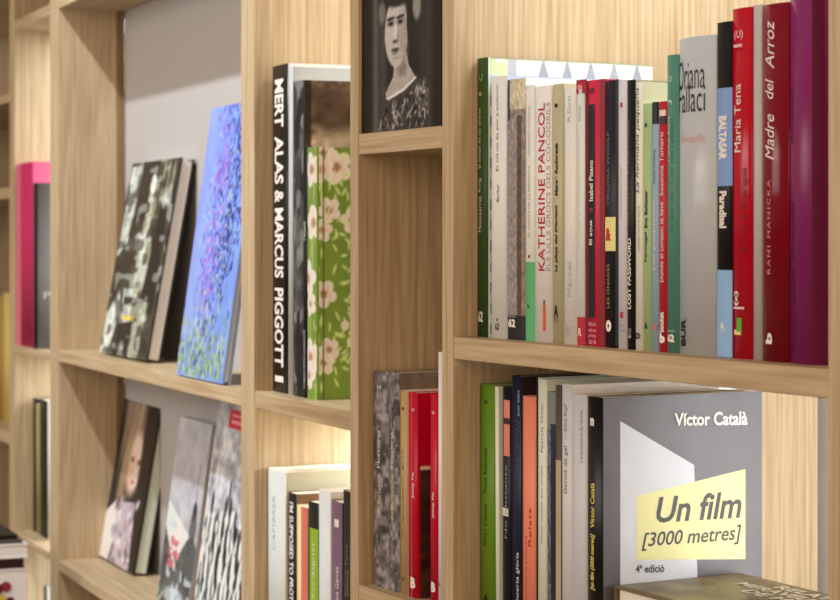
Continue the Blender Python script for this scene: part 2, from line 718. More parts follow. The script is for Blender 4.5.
# far unit at the edge of the picture
a0 = L.a(-75)
far = unit('bookcase', L, a0, 'blurred far oak bookcase at the left edge with a yellow book')
upright(far, L, a0 - T, a0, seed=8.0)
ab = a12 - 0.0006
for yt, yb, sd in ((95, 103, 1.7), (188, 199, 2.7), (432, 443, 3.7), (-20, -10, 4.7), (650, 660, 5.7)):
    shelf(far, L, a0, ab, L.z(5, yt), L.z(5, yb), seed=sd)
shelf(far, L, a0, ab, 0.08, 0.06, seed=6.7)
led(far, L, a0 + 0.01, ab - 0.01, L.z(5, -10), DEPTH - 0.05, 0.35)
for o in (right, mid, left, far):
    del o['amid']


# ------------------------------------------------------------------ wide bay, upper shelf: the row of paperbacks
G4 = 'upright paperbacks on the upper wide shelf'
W_, K_, GR, RD = (222, 212, 205), (26, 23, 24), (88, 84, 84), (178, 14, 40)
nm = lambda n, **k: dict(name=n, **k)

zig = Pic(220, 300, (150, 146, 148))
zig.mottle(70, 110, 0.05, 3)
zig.rect(0, 0.105, 0, 1, (196, 205, 150)).rect(0.03, 0.09, 0, 0.02, (232, 236, 205))
zig.rect(0.105, 0.155, 0, 1, (176, 166, 168)).rect(0.155, 0.2, 0, 1, (198, 195, 192))
for i in range(6):
    c = 0.245 + i * 0.145
    zig.poly([(c - 0.065, 0.008), (c + 0.065, 0.008), (c + 0.042, 0.062), (c - 0.042, 0.062)], (226, 224, 218))
zig.rect(0, 1, 0.068, 1, (176, 174, 184))
for j in range(24):                                     # lettered strip down the hinge
    y = 0.10 + j * 0.037
    zig.rect(0.0, 0.075, y, y + 0.037, [(190, 170, 90), (46, 40, 30), (206, 186, 140), (110, 96, 44)][j * 7 % 4])
zig.rect(0, 1, 0, 0.006, (150, 152, 120))

book(R, Z4, 477.5, 488.5, 58, 0.0235, 0.175, (54, 74, 32), 'dark green paperback first in the upper row beside the oak upright', G4, hard=True,
     side=(206, 204, 212), cover_art=zig, rounding=0.0012,
     texts=[('Montserrat', 232, 196, 0.2, 0.48, W_, 'up', nm('author_name')), ('Roig', 192, 178, 0.2, 0.48, W_, 'up', nm('author_name')),
            ('El temps de les cireres', 168, 108, 0.2, 0.48, W_), ('62', 311, 322, 0.15, 0.62, W_, 'flat', nm('publisher_mark', bold=0.03)),
            ('o', 92, 96, 0.25, 0.5, W_, 'flat', nm('publisher_mark')), ('C', 74, 81, 0.25, 0.6, (150, 170, 120), 'up', nm('publisher_mark'))])
book(R, Z4, 491.5, 507, 76.5, 0.0235, 0.15, (214, 200, 192), 'white paperback with thin grey title second from the dark green book', G4,
     side=(176, 174, 184),
     texts=[('El cel no és per a tothom', 171, 85, 0.38, 0.58, GR), ('Barbal', 202, 185, 0.42, 0.58, GR, 'up', nm('author_name')),
            ('62', 323, 330, 0.32, 0.58, (70, 66, 66), 'flat', nm('publisher_mark', bold=0.02)), ('l', 318, 321, 0.42, 0.5, GR, 'flat', nm('publisher_mark'))])
ph = Pic(40, 220, (140, 122, 108))
ph.mottle(6, 60, 0.35, 5)
ph.rect(0, 0.58, 0, 1, (150, 136, 128), 0.6).rect(0.58, 0.8, 0.14, 1, (74, 44, 30), 0.75).rect(0.8, 1, 0.1, 1, (124, 100, 80), 0.6)
ph.rect(0, 1, 0, 0.12, (206, 184, 150), 0.85).rect(0, 0.16, 0, 0.16, (40, 44, 66)).mottle(14, 90, 0.25, 8)
ph.rect(0, 1, 0.905, 1, (30, 24, 26))
book(R, Z4, 508, 526, 79, 0.0235, 0.15, (140, 122, 108), 'grey and brown photographic spine with white 62 on a black foot', G4, side=(225, 220, 205),
     spine_art=ph, texts=[('62', 319, 327.5, 0.05, 0.5, (236, 230, 225), 'flat', nm('publisher_mark', bold=0.05)),
                          ('C', 108, 118, 0.15, 0.42, (110, 100, 96), 'up', nm('publisher_mark')),
                          ('edicions', 315.5, 317.5, 0.05, 0.5, (170, 160, 158), 'flat', nm('publisher_mark'))])
book(R, Z4, 526, 535.5, 85, 0.0235, 0.14, (214, 203, 197), 'slim white paperback with bright green foot beside the photographic spine', G4,
     bands=[(262, 341, (92, 158, 98))],
     texts=[('MARGARET ATWOOD', 156, 106, 0.38, 0.58, (150, 148, 148), 'up', nm('author_name')), ('EL CONTE DE LA SERVENTA', 237, 165, 0.38, 0.58, (140, 136, 134)),
            ('l', 258, 255, 0.42, 0.56, K_, 'flat', nm('publisher_mark')), ('b', 304, 308, 0.3, 0.5, (30, 60, 34), 'flat', nm('publisher_mark', bold=0.05))])
book(R, Z4, 535.5, 552.5, 86, 0.0235, 0.15, (218, 207, 200), 'white paperback with large red author name and orange pencil', G4,
     bands=[(305, 331, (198, 84, 50), (0.52, 0.68), 'pencil_emblem')],
     texts=[('KATHERINE PANCOL', 271, 103, 0.24, 0.64, (176, 30, 52), 'up', nm('author_name', bold=0.004)),
            ('ELS ULLS GROCS DELS COCODRILS', 271, 103, 0.72, 0.92, (140, 150, 128)), ('l', 300, 305, 0.57, 0.63, (70, 50, 40), 'flat', nm('pencil_tip'))])
book(R, Z4, 553, 564, 84, 0.0235, 0.14, (178, 160, 126), 'tan paperback with bold black title and small tree emblem', G4,
     bands=[(103.5, 107.5, K_, (0.26, 0.55), 'publisher_mark')],
     texts=[('Mercè Rodoreda', 196, 143, 0.3, 0.58, K_, 'up', nm('author_name', bold=0.04, shear=0.15)),
            ('La plaça del Diamant', 272, 205, 0.3, 0.58, K_, 'up', dict(bold=0.04, shear=0.15)), ('A', 305, 317, 0.18, 0.6, K_, 'flat', nm('tree_emblem', bold=0.06)),
            ('o', 317, 323, 0.18, 0.6, (120, 100, 76), 'flat', nm('tree_emblem'))])
book(R, Z4, 564.5, 577, 88, 0.0235, 0.145, (214, 205, 184), 'cream paperback with faint grey lettering beside the tan book', G4, side=(222, 214, 196),
     texts=[('M. Duras', 122, 96, 0.35, 0.6, (150, 144, 134), 'up', nm('author_name')), ('Marcel', 297, 262, 0.35, 0.65, (165, 158, 148)),
            ('N.C', 325, 337, 0.15, 0.75, (170, 160, 150), 'flat', nm('publisher_mark'))])
book(R, Z4, 577.5, 585.5, 86, 0.0235, 0.14, (206, 206, 202), 'narrow white paperback with pale pink letters and red foot', G4,
     bands=[(317, 346, (176, 28, 50))],
     texts=[('Nuria', 121, 106, 0.3, 0.55, (120, 112, 116), 'up', nm('author_name')), ('Un any a Constantinoble', 252, 135, 0.25, 0.5, (220, 160, 166)),
            ('R', 328, 336, 0.3, 0.7, (240, 230, 230), 'flat', nm('publisher_mark', bold=0.03))])
rb = book(R, Z4, 585.5, 605, 80, 0.0235, 0.14, (196, 44, 66), 'red paperback with black spine panel and a folded red tag at top', G4,
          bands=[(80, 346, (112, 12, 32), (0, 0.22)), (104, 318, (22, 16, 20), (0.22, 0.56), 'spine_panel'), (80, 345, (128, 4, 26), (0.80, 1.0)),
                 (88, 93, (110, 10, 30), (0.28, 0.55), 'publisher_mark')],
          texts=[('Isabel Pisano', 201, 160, 0.28, 0.5, (214, 200, 196), 'up', nm('author_name', bold=0.02)), ('El agua', 245, 220, 0.28, 0.5, (214, 200, 196), 'up', dict(bold=0.02)),
                 ('o', 212, 208, 0.32, 0.48, (190, 70, 90), 'flat', nm('publisher_mark'))]
                + [(w, y, y + 4, 0.25, 0.65, (222, 150, 160), 'flat', nm('series_text')) for w, y in (('Edició', 322), ('amb nou', 328), ('pròleg', 334), ('2018', 340))])
book(R, Z4, 605.5, 618.5, 80.5, 0.0235, 0.14, (34, 28, 36), 'black paperback with pale yellow square and white round emblem', G4,
     bands=[(217, 251, (226, 196, 126), (0.0, 1.0), 'spine_label'), (80, 346, (24, 20, 24), (0.86, 1.0))],
     texts=[('VIRGINIA WOOLF', 206, 132, 0.2, 0.45, (120, 112, 106), 'up', nm('author_name')), ('LES ONADES', 308, 264, 0.22, 0.45, (150, 138, 80)),
            ('&', 228, 241, 0.1, 0.55, (190, 40, 44), 'flat', nm('red_figure', bold=0.04)), ('O', 320, 332, 0.12, 0.6, (232, 226, 206), 'flat', nm('round_emblem', bold=0.12))])
book(R, Z4, 618.5, 627.5, 80, 0.0235, 0.14, (200, 186, 182), 'slim pale grey paperback with a small red dot near its foot', G4,
     bands=[(102.5, 107.5, (172, 30, 46), (0.36, 0.6), 'red_dot'), (312, 318, (176, 30, 46), (0.36, 0.66), 'red_dot')],
     texts=[('La lengua de los dioses', 219, 165, 0.35, 0.58, (156, 140, 140)), ('Pera', 324, 326.5, 0.25, 0.8, (140, 130, 130), 'flat', nm('publisher_mark')),
            ('Taüll', 329, 331.5, 0.25, 0.8, (140, 130, 130), 'flat', nm('publisher_mark'))])
book(R, Z4, 627.5, 636, 80, 0.0235, 0.15, (26, 22, 22), 'black paperback with orange name and white title before the cream one', G4, side=(150, 140, 110),
     texts=[('Quim Monzó', 226, 120, 0.2, 0.46, (150, 92, 70), 'up', nm('author_name')), ('LOST PASSWORD', 309, 238, 0.15, 0.6, (226, 220, 214), 'up', dict(bold=0.02)),
            ('E', 328, 338, 0.3, 0.6, (150, 144, 140), 'up', nm('publisher_mark'))])
book(R, Z4, 636, 643.5, 82, 0.0235, 0.15, (214, 200, 178), 'cream paperback with large slanted black title and plain beige cover', G4, side=(212, 196, 160),
     texts=[('La hermana pequeña', 193, 88, 0.12, 0.72, K_, 'up', dict(shear=0.25)), ('CARMEN MARTÍN GAITE', 252, 206, 0.35, 0.7, (150, 130, 120), 'up', nm('author_name')),
            ('D', 333, 339, 0.15, 0.75, K_, 'flat', nm('publisher_mark', bold=0.05))])
book(R, Z4, 643.5, 652.5, 103.5, 0.0235, 0.13, (158, 170, 122), 'pale green paperback with small black title beside the cream book', G4,
     bands=[(123, 127, K_, (0.3, 0.55), 'publisher_mark')],
     texts=[('Permagel', 262, 232, 0.28, 0.6, K_, 'up', dict(bold=0.03)), ('Eva Baltasar', 228, 190, 0.28, 0.6, K_, 'up', nm('author_name', bold=0.03)),
            ('A', 322, 329, 0.25, 0.62, (30, 50, 24), 'flat', nm('tree_emblem', bold=0.06))])
book(R, Z4, 652.5, 659.5, 102.5, 0.0235, 0.13, (146, 158, 168), 'thin grey blue paperback with dark head beside the red booklet', G4,
     bands=[(102, 124, (24, 24, 36)), (324, 330, (190, 100, 110), (0.3, 0.7), 'publisher_mark')],
     texts=[('Natalia Ginzburg', 184, 150, 0.3, 0.7, (40, 50, 84), 'up', nm('author_name')), ('Las pequeñas', 270, 200, 0.3, 0.7, (216, 218, 220))])
book(R, Z4, 659.5, 667.5, 101.5, 0.0235, 0.13, (178, 36, 48), 'thin red pocket book with white italic title and white foot mark', G4,
     bands=[(110, 116, (220, 190, 170), (0, 0.9), 'cover_picture'), (116, 124, (60, 40, 34), (0.2, 1.0), 'cover_picture')],
     texts=[('Susanna Tamaro', 196, 132, 0.25, 0.7, (232, 196, 186), 'up', nm('author_name')), ('Donde el corazón te lleve', 282, 202, 0.25, 0.7, (232, 196, 186)),
            ('booket', 332, 312, 0.15, 0.75, (240, 230, 226), 'up', nm('publisher_mark', bold=0.03)), ('b', 333, 343, 0.2, 0.85, (244, 236, 230), 'flat', nm('publisher_mark', bold=0.08))])
book(R, Z4, 667.5, 679.5, 55, 0.0235, 0.145, (84, 124, 106), 'tall teal green paperback beside the wide grey hardback', G4, rounding=0.002,
     texts=[('Te deix, amor, la mar com a penyora', 232, 118, 0.45, 0.72, (52, 92, 80)), ('Carme Riera', 162, 116, 0.18, 0.4, (190, 205, 180), 'up', nm('author_name')),
            ('62', 334, 342, 0.15, 0.75, (240, 234, 228), 'flat', nm('publisher_mark', bold=0.05)), ('edicions', 329.5, 331.5, 0.15, 0.75, (200, 205, 196), 'flat', nm('publisher_mark')),
            ('o', 76, 82, 0.2, 0.6, (150, 180, 160), 'up', nm('publisher_mark')), ('J', 100, 106, 0.2, 0.6, (170, 190, 170), 'up', nm('publisher_mark'))])
book(R, Z4, 679.5, 717.5, 37, 0.0242, 0.155, (176, 168, 162), 'wide grey hardback with rounded spine and condensed black name', G4, rounding=0.0045, hard=True, rough=0.2,
     texts=[('Oriana', 60, 89, 0.0, 0.78, (34, 30, 30), 'flat', nm('author_name', bold=-0.004)), ('Fallaci', 85, 112, 0.0, 0.78, (34, 30, 30), 'flat', nm('author_name', bold=-0.004)),
            ('Un cappello', 134, 144, 0.1, 0.76, (206, 150, 146), 'flat'), ('BUR', 347, 319, 0.1, 0.28, (28, 26, 28), 'up', nm('publisher_mark', bold=0.05))])
book(R, Z4, 717.5, 733, 22, 0.0235, 0.15, (20, 16, 18), 'black and sky blue paperback with white name reading downward', G4,
     bands=[(88, 186, (122, 140, 176)), (270, 357, (136, 160, 204))],
     texts=[('BALTASAR', 116, 160, 0.18, 0.72, (240, 236, 230), 'down', nm('author_name', bold=0.05)), ('Paradisal', 191, 228, 0.22, 0.7, (236, 232, 226), 'down', dict(bold=0.04)),
            ('A', 322, 330, 0.25, 0.6, (206, 216, 232), 'flat', nm('publisher_mark', bold=0.03)), ('anagrama', 330.5, 333, 0.15, 0.7, (206, 216, 232), 'flat', nm('publisher_mark'))])
book(R, Z4, 733, 753, 8, 0.0235, 0.16, (172, 6, 34), 'bright red paperback with white author name and green leaf mark', G4, rough=0.2, rounding=0.0017,
     texts=[('Maria Tena', 152, 84, 0.16, 0.52, (236, 206, 200), 'up', nm('author_name')), ('El novio de las paraguas', 252, 168, 0.52, 0.84, (104, 6, 26)),
            ('(U)', 30, 40, 0.16, 0.62, (224, 180, 178), 'flat', nm('publisher_mark')), ('____', 44, 47, 0.1, 0.58, (224, 160, 160), 'flat', nm('publisher_mark')),
            ('(c)', 306, 291, 0.14, 0.4, (236, 206, 196), 'up', nm('publisher_mark', bold=0.03)), ('___', 307, 309, 0.1, 0.68, (230, 180, 180), 'flat', nm('publisher_mark'))],
     bands=[(330, 335, (226, 190, 120), (0.12, 0.5), 'publisher_mark'), (318, 332, (96, 150, 50), (0.28, 0.55), 'leaf_emblem')])
book(R, Z4, 753.5, 762.5, 5, 0.0242, 0.15, (176, 160, 150), 'thin plain grey book pressed between two red spines', G4)
book(R, Z4, 763, 790, 4, 0.0235, 0.17, (118, 0, 30), 'dark red hardback with white script title in the upper row', G4, hard=True, rough=0.16, rounding=0.0035,
     texts=[('Madre', 160, 114, 0.2, 0.58, (230, 196, 190), 'up', dict(shear=0.35)), ('del', 99, 78, 0.2, 0.55, (230, 196, 190), 'up', dict(shear=0.35)),
            ('Arroz', 69, 20, 0.2, 0.58, (230, 196, 190), 'up', dict(shear=0.35)), ('RANI MANICKA', 274, 180, 0.3, 0.44, (214, 130, 120), 'up', nm('author_name', space=1.3)),
            ('b', 344, 333, 0.22, 0.5, (232, 206, 200), 'up', nm('publisher_mark', bold=0.04))])
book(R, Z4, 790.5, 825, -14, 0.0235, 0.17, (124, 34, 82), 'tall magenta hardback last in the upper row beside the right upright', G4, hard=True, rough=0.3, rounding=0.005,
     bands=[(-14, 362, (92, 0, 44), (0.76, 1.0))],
     texts=[('Antonio', 143, 88, 0.08, 0.2, (78, 10, 66), 'up', nm('author_name')), ('Lobo Antunes', 303, 202, 0.08, 0.24, (84, 12, 66), 'up', nm('author_name', bold=0.02))])
# the red tag folded over the red book's head
a_ = R.a(577.8, 0.024)
zt_ = R.z(581, 80, 0.024)
tg = empty('paper_tag', R.w(a_, 0.0225, R.z(581, 93.5, 0.024)), (0, 0, R.ang))
tag(tg, 'small red paper tag sticking out beside the head of a red paperback', 'tag')
hh = zt_ - R.z(581, 93.5, 0.024)
ww = R.a(588, 0.024) - a_
box('tag_leaf', 0, ww, 0, 0.0005, 0, hh, mat((160, 16, 44)), tg)
mesh_obj('tag_print', [(ww * 0.15, -0.0002, hh * 0.3), (ww * 0.5, -0.0002, hh * 0.3), (ww * 0.5, -0.0002, hh * 0.65), (ww * 0.15, -0.0002, hh * 0.65)], [(0, 1, 2, 3)], mat((220, 120, 130)), tg)

# ------------------------------------------------------------------ wide bay, lower shelf
G5 = 'upright books on the lower wide shelf'
s5 = 0.0245
book(R, Z4low, 480, 496, 384.5, s5, 0.13, (98, 122, 30), 'grass green paperback at the left end of the lower wide shelf', G5, rounding=0.0012,
     bands=[(400, 404, (60, 76, 26), (0.35, 0.55), 'publisher_mark')],
     texts=[('Mercè Rodoreda', 494, 448, 0.3, 0.52, (44, 60, 16), 'up', nm('author_name')), ('Mirall trencat', 546, 504, 0.3, 0.52, (44, 60, 16)),
            ('A', 594, 602, 0.3, 0.6, (24, 40, 14), 'flat', nm('publisher_mark', bold=0.05))])
book(R, Z4low, 496.3, 500.3, 386.5, s5, 0.13, (210, 200, 176), 'very thin cream booklet leaning on the grass green paperback', G5, lean=-0.009)
book(R, Z4low, 503, 512, 387, s5, 0.13, (24, 24, 32), 'black paperback with coral picture strip and cream tag on spine', G5,
     bands=[(400, 456, (206, 120, 104), (0.2, 0.85), 'spine_picture'), (418, 424, (60, 34, 34), (0.2, 0.85), 'spine_picture'), (508, 516, (206, 190, 166), (-0.02, 0.75), 'paper_label')],
     texts=[('No obstante', 538, 465, 0.42, 0.64, (150, 142, 136))])
book(R, Z4low, 512, 523, 376, s5, 0.15, (30, 32, 48), 'navy black paperback with speckled spine beside the coral book', G5, side=(50, 32, 28),
     texts=[('Joan Sales', 416, 390, 0.6, 0.85, (150, 156, 180), 'up', nm('author_name')), ('Incerta glòria', 602, 552, 0.5, 0.8, (226, 220, 214)),
            ('ww~w~ww', 475, 420, 0.5, 0.9, (62, 58, 84), 'up', nm('spine_ornament'))])
book(R, Z4low, 523, 536.5, 396.5, s5, 0.12, (222, 126, 98), 'salmon pink paperback with red lettering near its foot', G5,
     texts=[('La mort i la primavera', 600, 536, 0.2, 0.42, (186, 52, 40)), ('Relats', 546, 508, 0.5, 0.72, (176, 60, 46), 'up', nm('author_name'))])
book(R, Z4low, 536.6, 538.4, 377.5, s5, 0.15, (50, 32, 28), 'very thin dark brown booklet standing taller between salmon and cream paperbacks', G5, side=(200, 190, 190), ztop=None)
book(R, Z4low, 538.5, 547.5, 379, s5, 0.14, (206, 196, 172), 'cream paperback with tiny grey letters between brown and patterned spines', G5,
     texts=[('Narcís Oller', 452, 402, 0.4, 0.66, (130, 122, 112), 'up', nm('author_name')), ('Noies mudes que criden', 543, 466, 0.4, 0.66, (130, 122, 112))])
pt5 = Pic(24, 220, (96, 96, 110)).mottle(10, 90, 0.7, 21)
pt5.rect(0, 1, 0, 0.14, (120, 116, 112)).rect(0.55, 1, 0.12, 0.8, (30, 28, 34), 0.8)
book(R, Z4low, 547.5, 556, 392, s5, 0.14, (96, 96, 110), 'narrow paperback with blue grey patterned spine', G5, spine_art=pt5)
book(R, Z4low, 556, 562.5, 385, s5, 0.14, (92, 74, 58), 'thin dark brown book beside the pale grey pair', G5, side=(210, 204, 204),
     bands=[(460, 605, (176, 150, 118), (0, 0.9), 'spine_picture')])
book(R, Z4low, 562.5, 573, 384, s5, 0.19, (196, 184, 178), 'pale grey paperback with long title, left of the pale pair', G5, side=(232, 226, 212),
     texts=[('Germà de gel', 494, 446, 0.25, 0.65, (110, 104, 104)), ('— Alicia Kopf', 440, 404, 0.25, 0.65, (110, 104, 104), 'up', nm('author_name'))])
book(R, Z4low, 573.5, 587.5, 394.5, s5, 0.14, (192, 181, 176), 'pale grey paperback touching the black spined novel', G5, side=(226, 218, 204),
     texts=[("L'arquitectura de l'ànima", 462, 410, 0.55, 0.8, (126, 120, 122))])

# the novel with the printed front cover turned to the right
nv = book(R, Z4low, 588, 603.5, 397, s5, depth_at(R, R.a(603.5, s5), 762) - s5, (22, 19, 20), 'black spined novel with grey cover, white shape and yellow title box', G5, side=(92, 82, 80), rounding=0.002, rough=0.35,
          texts=[('Víctor Català', 528, 483, 0.3, 0.58, (216, 190, 100), 'up', nm('author_name', bold=0.015)), ('[un film (3000 metres)]', 590, 534, 0.3, 0.62, (216, 190, 100), 'up', dict(bold=0.02, shear=0.2)),
                 ('m', 418, 426, 0.28, 0.55, (214, 210, 206), 'flat', nm('publisher_mark', bold=0.06))])
Wn, Hn = nv['w'], nv['h']


def novel_point(px, py, lift=0.0005):
    """where the column and row are seen on the cover's plane, in the novel's own axes"""
    a = R.a(588, s5) + Wn
    v = depth_at(R, a, px)
    q = R.w(a, v, 0)
    return (Wn + lift, v - s5, CZ + (HY - py) / F * q[1] - Z4low)


def on_cover(name, pts, rgb, lift):
    V = [novel_point(x, y, lift) for x, y in pts]
    return mesh_obj(name, V, [tuple(range(len(V)))], mat(rgb, 0.35), nv)


def cover_text(name, s, x0, x1, yb0, yt0, yb1, yt1, rgb, **kw):
    """text filling the four-cornered patch (x0: bottom yb0, top yt0; x1: bottom yb1, top yt1)"""
    P00, P01 = np.array(novel_point(x0, yb0, 0.0007)), np.array(novel_point(x0, yt0, 0.0007))
    P10, P11 = np.array(novel_point(x1, yb1, 0.0007)), np.array(novel_point(x1, yt1, 0.0007))
    co, faces = text_mesh(s, **kw)
    V = [(P00 * (1 - a) + P10 * a) * (1 - b) + (P01 * (1 - a) + P11 * a) * b for a, b in co]
    mesh_obj(name, V, faces, mat(rgb, 0.4), nv)


on_cover('white_shape', [(620, 640), (620, 421), (694, 465), (699, 640)], (186, 176, 172), 0.0003)
on_cover('title_box', [(636, 560), (636, 496), (745, 469), (745, 559)], (200, 184, 126), 0.0005)
cover_text('author_name', 'Víctor Català', 674, 747, 426, 413, 425, 411, (240, 236, 232), bold=0.025)
cover_text('cover_title', 'Un film', 656, 741, 523, 497, 518, 490, (62, 54, 46), bold=0.02, shear=0.22)
cover_text('cover_title', '[3000 metres]', 641, 741, 551, 533, 544, 524, (62, 54, 46), bold=0.012, shear=0.22)
cover_text('edition_note', '4ª edició', 635, 664, 573, 565, 572, 564, (74, 66, 66), bold=0.02)

# books lying flat in front of the bare panel
def flat_book(run, a0, a1, v0, v1, z0, th, cover, label, group, title=None, ang=0.0):
    root = empty('book', run.w(a0, v0, z0), (0, 0, run.ang + ang))
    tag(root, label, 'book', group)
    w, d = a1 - a0, v1 - v0
    t = 0.0022
    box('page_block', 0.004, w - 0.003, 0.003, d - 0.003, t, th - t, mat((226, 214, 178), 0.8), root)
    box('cover', 0, w, 0, d, th - t, th, mat(cover, 0.4), root, bevel=0.0005)
    box('back_cover', 0, w, 0, d, 0, t, mat(cover, 0.4), root, bevel=0.0005)
    mesh_obj('spine', *box_vf(0, t, 0, d, t, th - t), mat(cover, 0.4), root)
    return root


G6 = 'books lying flat on the lower wide shelf'
aL = R.a(588, s5) + Wn + 0.004
ztopL = R.z(700, 590, 0.08)
vL1 = depth_at(R, aL, 744)
aR = aL + 0.235
zf = Z4low + 0.5 * (ztopL - Z4low)
flat_book(R, aL, aR + 0.01, 0.04, vL1, Z4low, zf - Z4low - 0.0005, (70, 60, 52), 'dark book lying flat under the brown book by the novel', G6)
fb = flat_book(R, aL, aR, 0.032, vL1 - 0.004, zf, ztopL - zf, (112, 92, 62), 'brown book lying flat with cream capitals on its cover', G6)
wF, dF, tF = aR - aL, vL1 - 0.036, ztopL - zf
fp = Pic(90, 60, (116, 96, 66)).mottle(9, 6, 0.35, 31)
fp.build('cover_picture', (0.004, 0.003, tF + 0.0003), (wF - 0.008, 0, 0), (0, dF - 0.006, 0), fb, 0.35)
for i, (s_, x0_, x1_) in enumerate((('RELATS', 0.30, 0.62), ('MERAVELLOSOS', 0.18, 0.8), ('DE MAR', 0.3, 0.66))):
    co, fc = text_mesh(s_, 0.02)
    y1_ = dF * (0.92 - i * 0.13)
    mesh_obj('cover_title', [(wF * (x0_ + (x1_ - x0_) * a), y1_ - dF * 0.1 * (1 - b), tF + 0.0007) for a, b in co], fc, mat((232, 214, 178), 0.4), fb)

# ------------------------------------------------------------------ narrow bay: portrait and books
po = Pic(150, 330, (24, 20, 18))
X = lambda px: (px - 359.5) / 82.5
Y = lambda py: (py + 150) / 280.0
po.mottle(7, 14, 0.5, 41)
for px, wd, k in ((376, 3.5, 0.75), (384, 4, 0.5), (433, 4, 0.35), (425, 6, 0.25)):
    po.put(np.exp(-((po.x - X(px)) / (wd / 82.5)) ** 2) * (po.y > 0.3), (118, 106, 96), k)
po.ell(X(364), 0.6, 0.08, 0.9, (12, 10, 10), 0.8, 0.6).ell(X(440), 0.7, 0.09, 0.8, (10, 9, 9), 0.85, 0.6)
po.blur(6)
# shoulders, dress, neck
dress = [(X(379), 1.0), (X(381), Y(106)), (X(388), Y(98)), (X(404), Y(92)), (X(416), Y(80)), (X(424), Y(82)), (X(429), Y(97)), (X(431), 1.0)]
po.poly(dress, (62, 54, 50))
po.ell(X(426), Y(104), 0.05, 0.075, (118, 104, 94), 0.6, 0.6)
r = random.Random(4)
for i in range(190):
    a, b = r.uniform(380, 428), r.uniform(88, 130)
    if b > 106 - (a - 381) * 0.55 + 3:
        po.ell(X(a), Y(b), r.uniform(0.012, 0.03), 0.005, [(176, 160, 148), (16, 13, 13), (140, 126, 116), (12, 10, 10)][i % 4], 0.9, 0.5, r.uniform(-1.2, 1.2))
po.poly([(X(396), Y(58)), (X(408), Y(52)), (X(410), Y(66)), (X(417), Y(79)), (X(405), Y(90)), (X(388), Y(97)), (X(386), Y(92)), (X(394), Y(76))], (168, 152, 140))
po.poly([(X(386), Y(96)), (X(389), Y(99)), (X(406), Y(91)), (X(418), Y(80)), (X(417), Y(78)), (X(405), Y(88)), (X(389), Y(96))], (210, 194, 180))
po.ell(X(403), Y(68), 0.06, 0.03, (112, 98, 90), 0.7, 0.8)
# hair, ornaments, face
po.ell(X(400), Y(2), 0.245, 0.125, (24, 20, 19), 1, 0.15)
po.ell(X(398), Y(-38), 0.26, 0.09, (22, 18, 17), 1, 0.2)
po.ell(X(383), Y(9), 0.045, 0.045, (134, 122, 112), 0.8, 0.6).ell(X(418), Y(9), 0.05, 0.05, (160, 146, 134), 0.85, 0.5)
po.ell(X(397.5), Y(31), 0.145, 0.128, (186, 170, 158), 1, 0.1, -0.03)
po.ell(X(405.5), Y(34), 0.06, 0.11, (140, 126, 116), 0.6, 0.8)
po.ell(X(398), Y(-4), 0.16, 0.035, (30, 25, 24), 1, 0.4)
po.ell(X(411), Y(20), 0.035, 0.09, (26, 22, 21), 1, 0.3)
for ex_, ey_ in ((391.8, 21.5), (401.5, 21)):
    po.ell(X(ex_), Y(ey_), 0.05, 0.013, (116, 102, 94), 0.8, 0.8)
    po.ell(X(ex_), Y(ey_ - 4.6), 0.05, 0.0055, (34, 28, 26), 0.95, 0.5, -0.05)
    po.ell(X(ex_), Y(ey_ + 0.5), 0.026, 0.007, (26, 22, 22), 1, 0.4)
po.ell(X(396.8), Y(31), 0.014, 0.035, (206, 190, 176), 0.8, 0.9)
po.ell(X(399.5), Y(33), 0.014, 0.034, (140, 124, 114), 0.6, 0.9)
po.ell(X(396.5), Y(40.5), 0.035, 0.007, (84, 72, 66), 0.9, 0.6)
po.ell(X(396.5), Y(49), 0.048, 0.007, (62, 52, 48), 0.95, 0.5).ell(X(396.5), Y(52.5), 0.038, 0.006, (122, 104, 96), 0.8, 0.6)
po.ell(X(397), Y(57), 0.04, 0.006, (130, 116, 106), 0.6, 0.8)
po.blur(1)
po.mottle(40, 80, 0.10, 77)
sP = 0.004
aP0, aP1 = R.a(360.5, sP), R.a(441.5, sP)
pr = empty('portrait_print', R.w(aP0, sP, Z3), (0, 0, R.ang))
tag(pr, 'black and white portrait print of a dark-haired woman standing on the narrow shelf', 'photograph')
hP = R.z(400, -150, sP) - Z3
box('backing_board', 0, aP1 - aP0, 0.0006, 0.005, 0, hP, mat((30, 26, 24), 0.5), pr)
po.build('print_surface', (0.0004, 0, 0.0006), (aP1 - aP0 - 0.0008, 0, 0), (0, 0, hP - 0.001), pr, 0.3)

G3 = 'upright books in the narrow bay'


def stone(w, h, seed, base=(112, 98, 92)):
    p = Pic(w, h, base).mottle(4, 26, 0.65, seed)
    p.put(p.noise(5, 34, seed + 9) > 0.72, (176, 166, 160), 0.5)
    p.put(p.noise(4, 22, seed + 5) < 0.22, (46, 38, 36), 0.6)
    return p.blur(1)


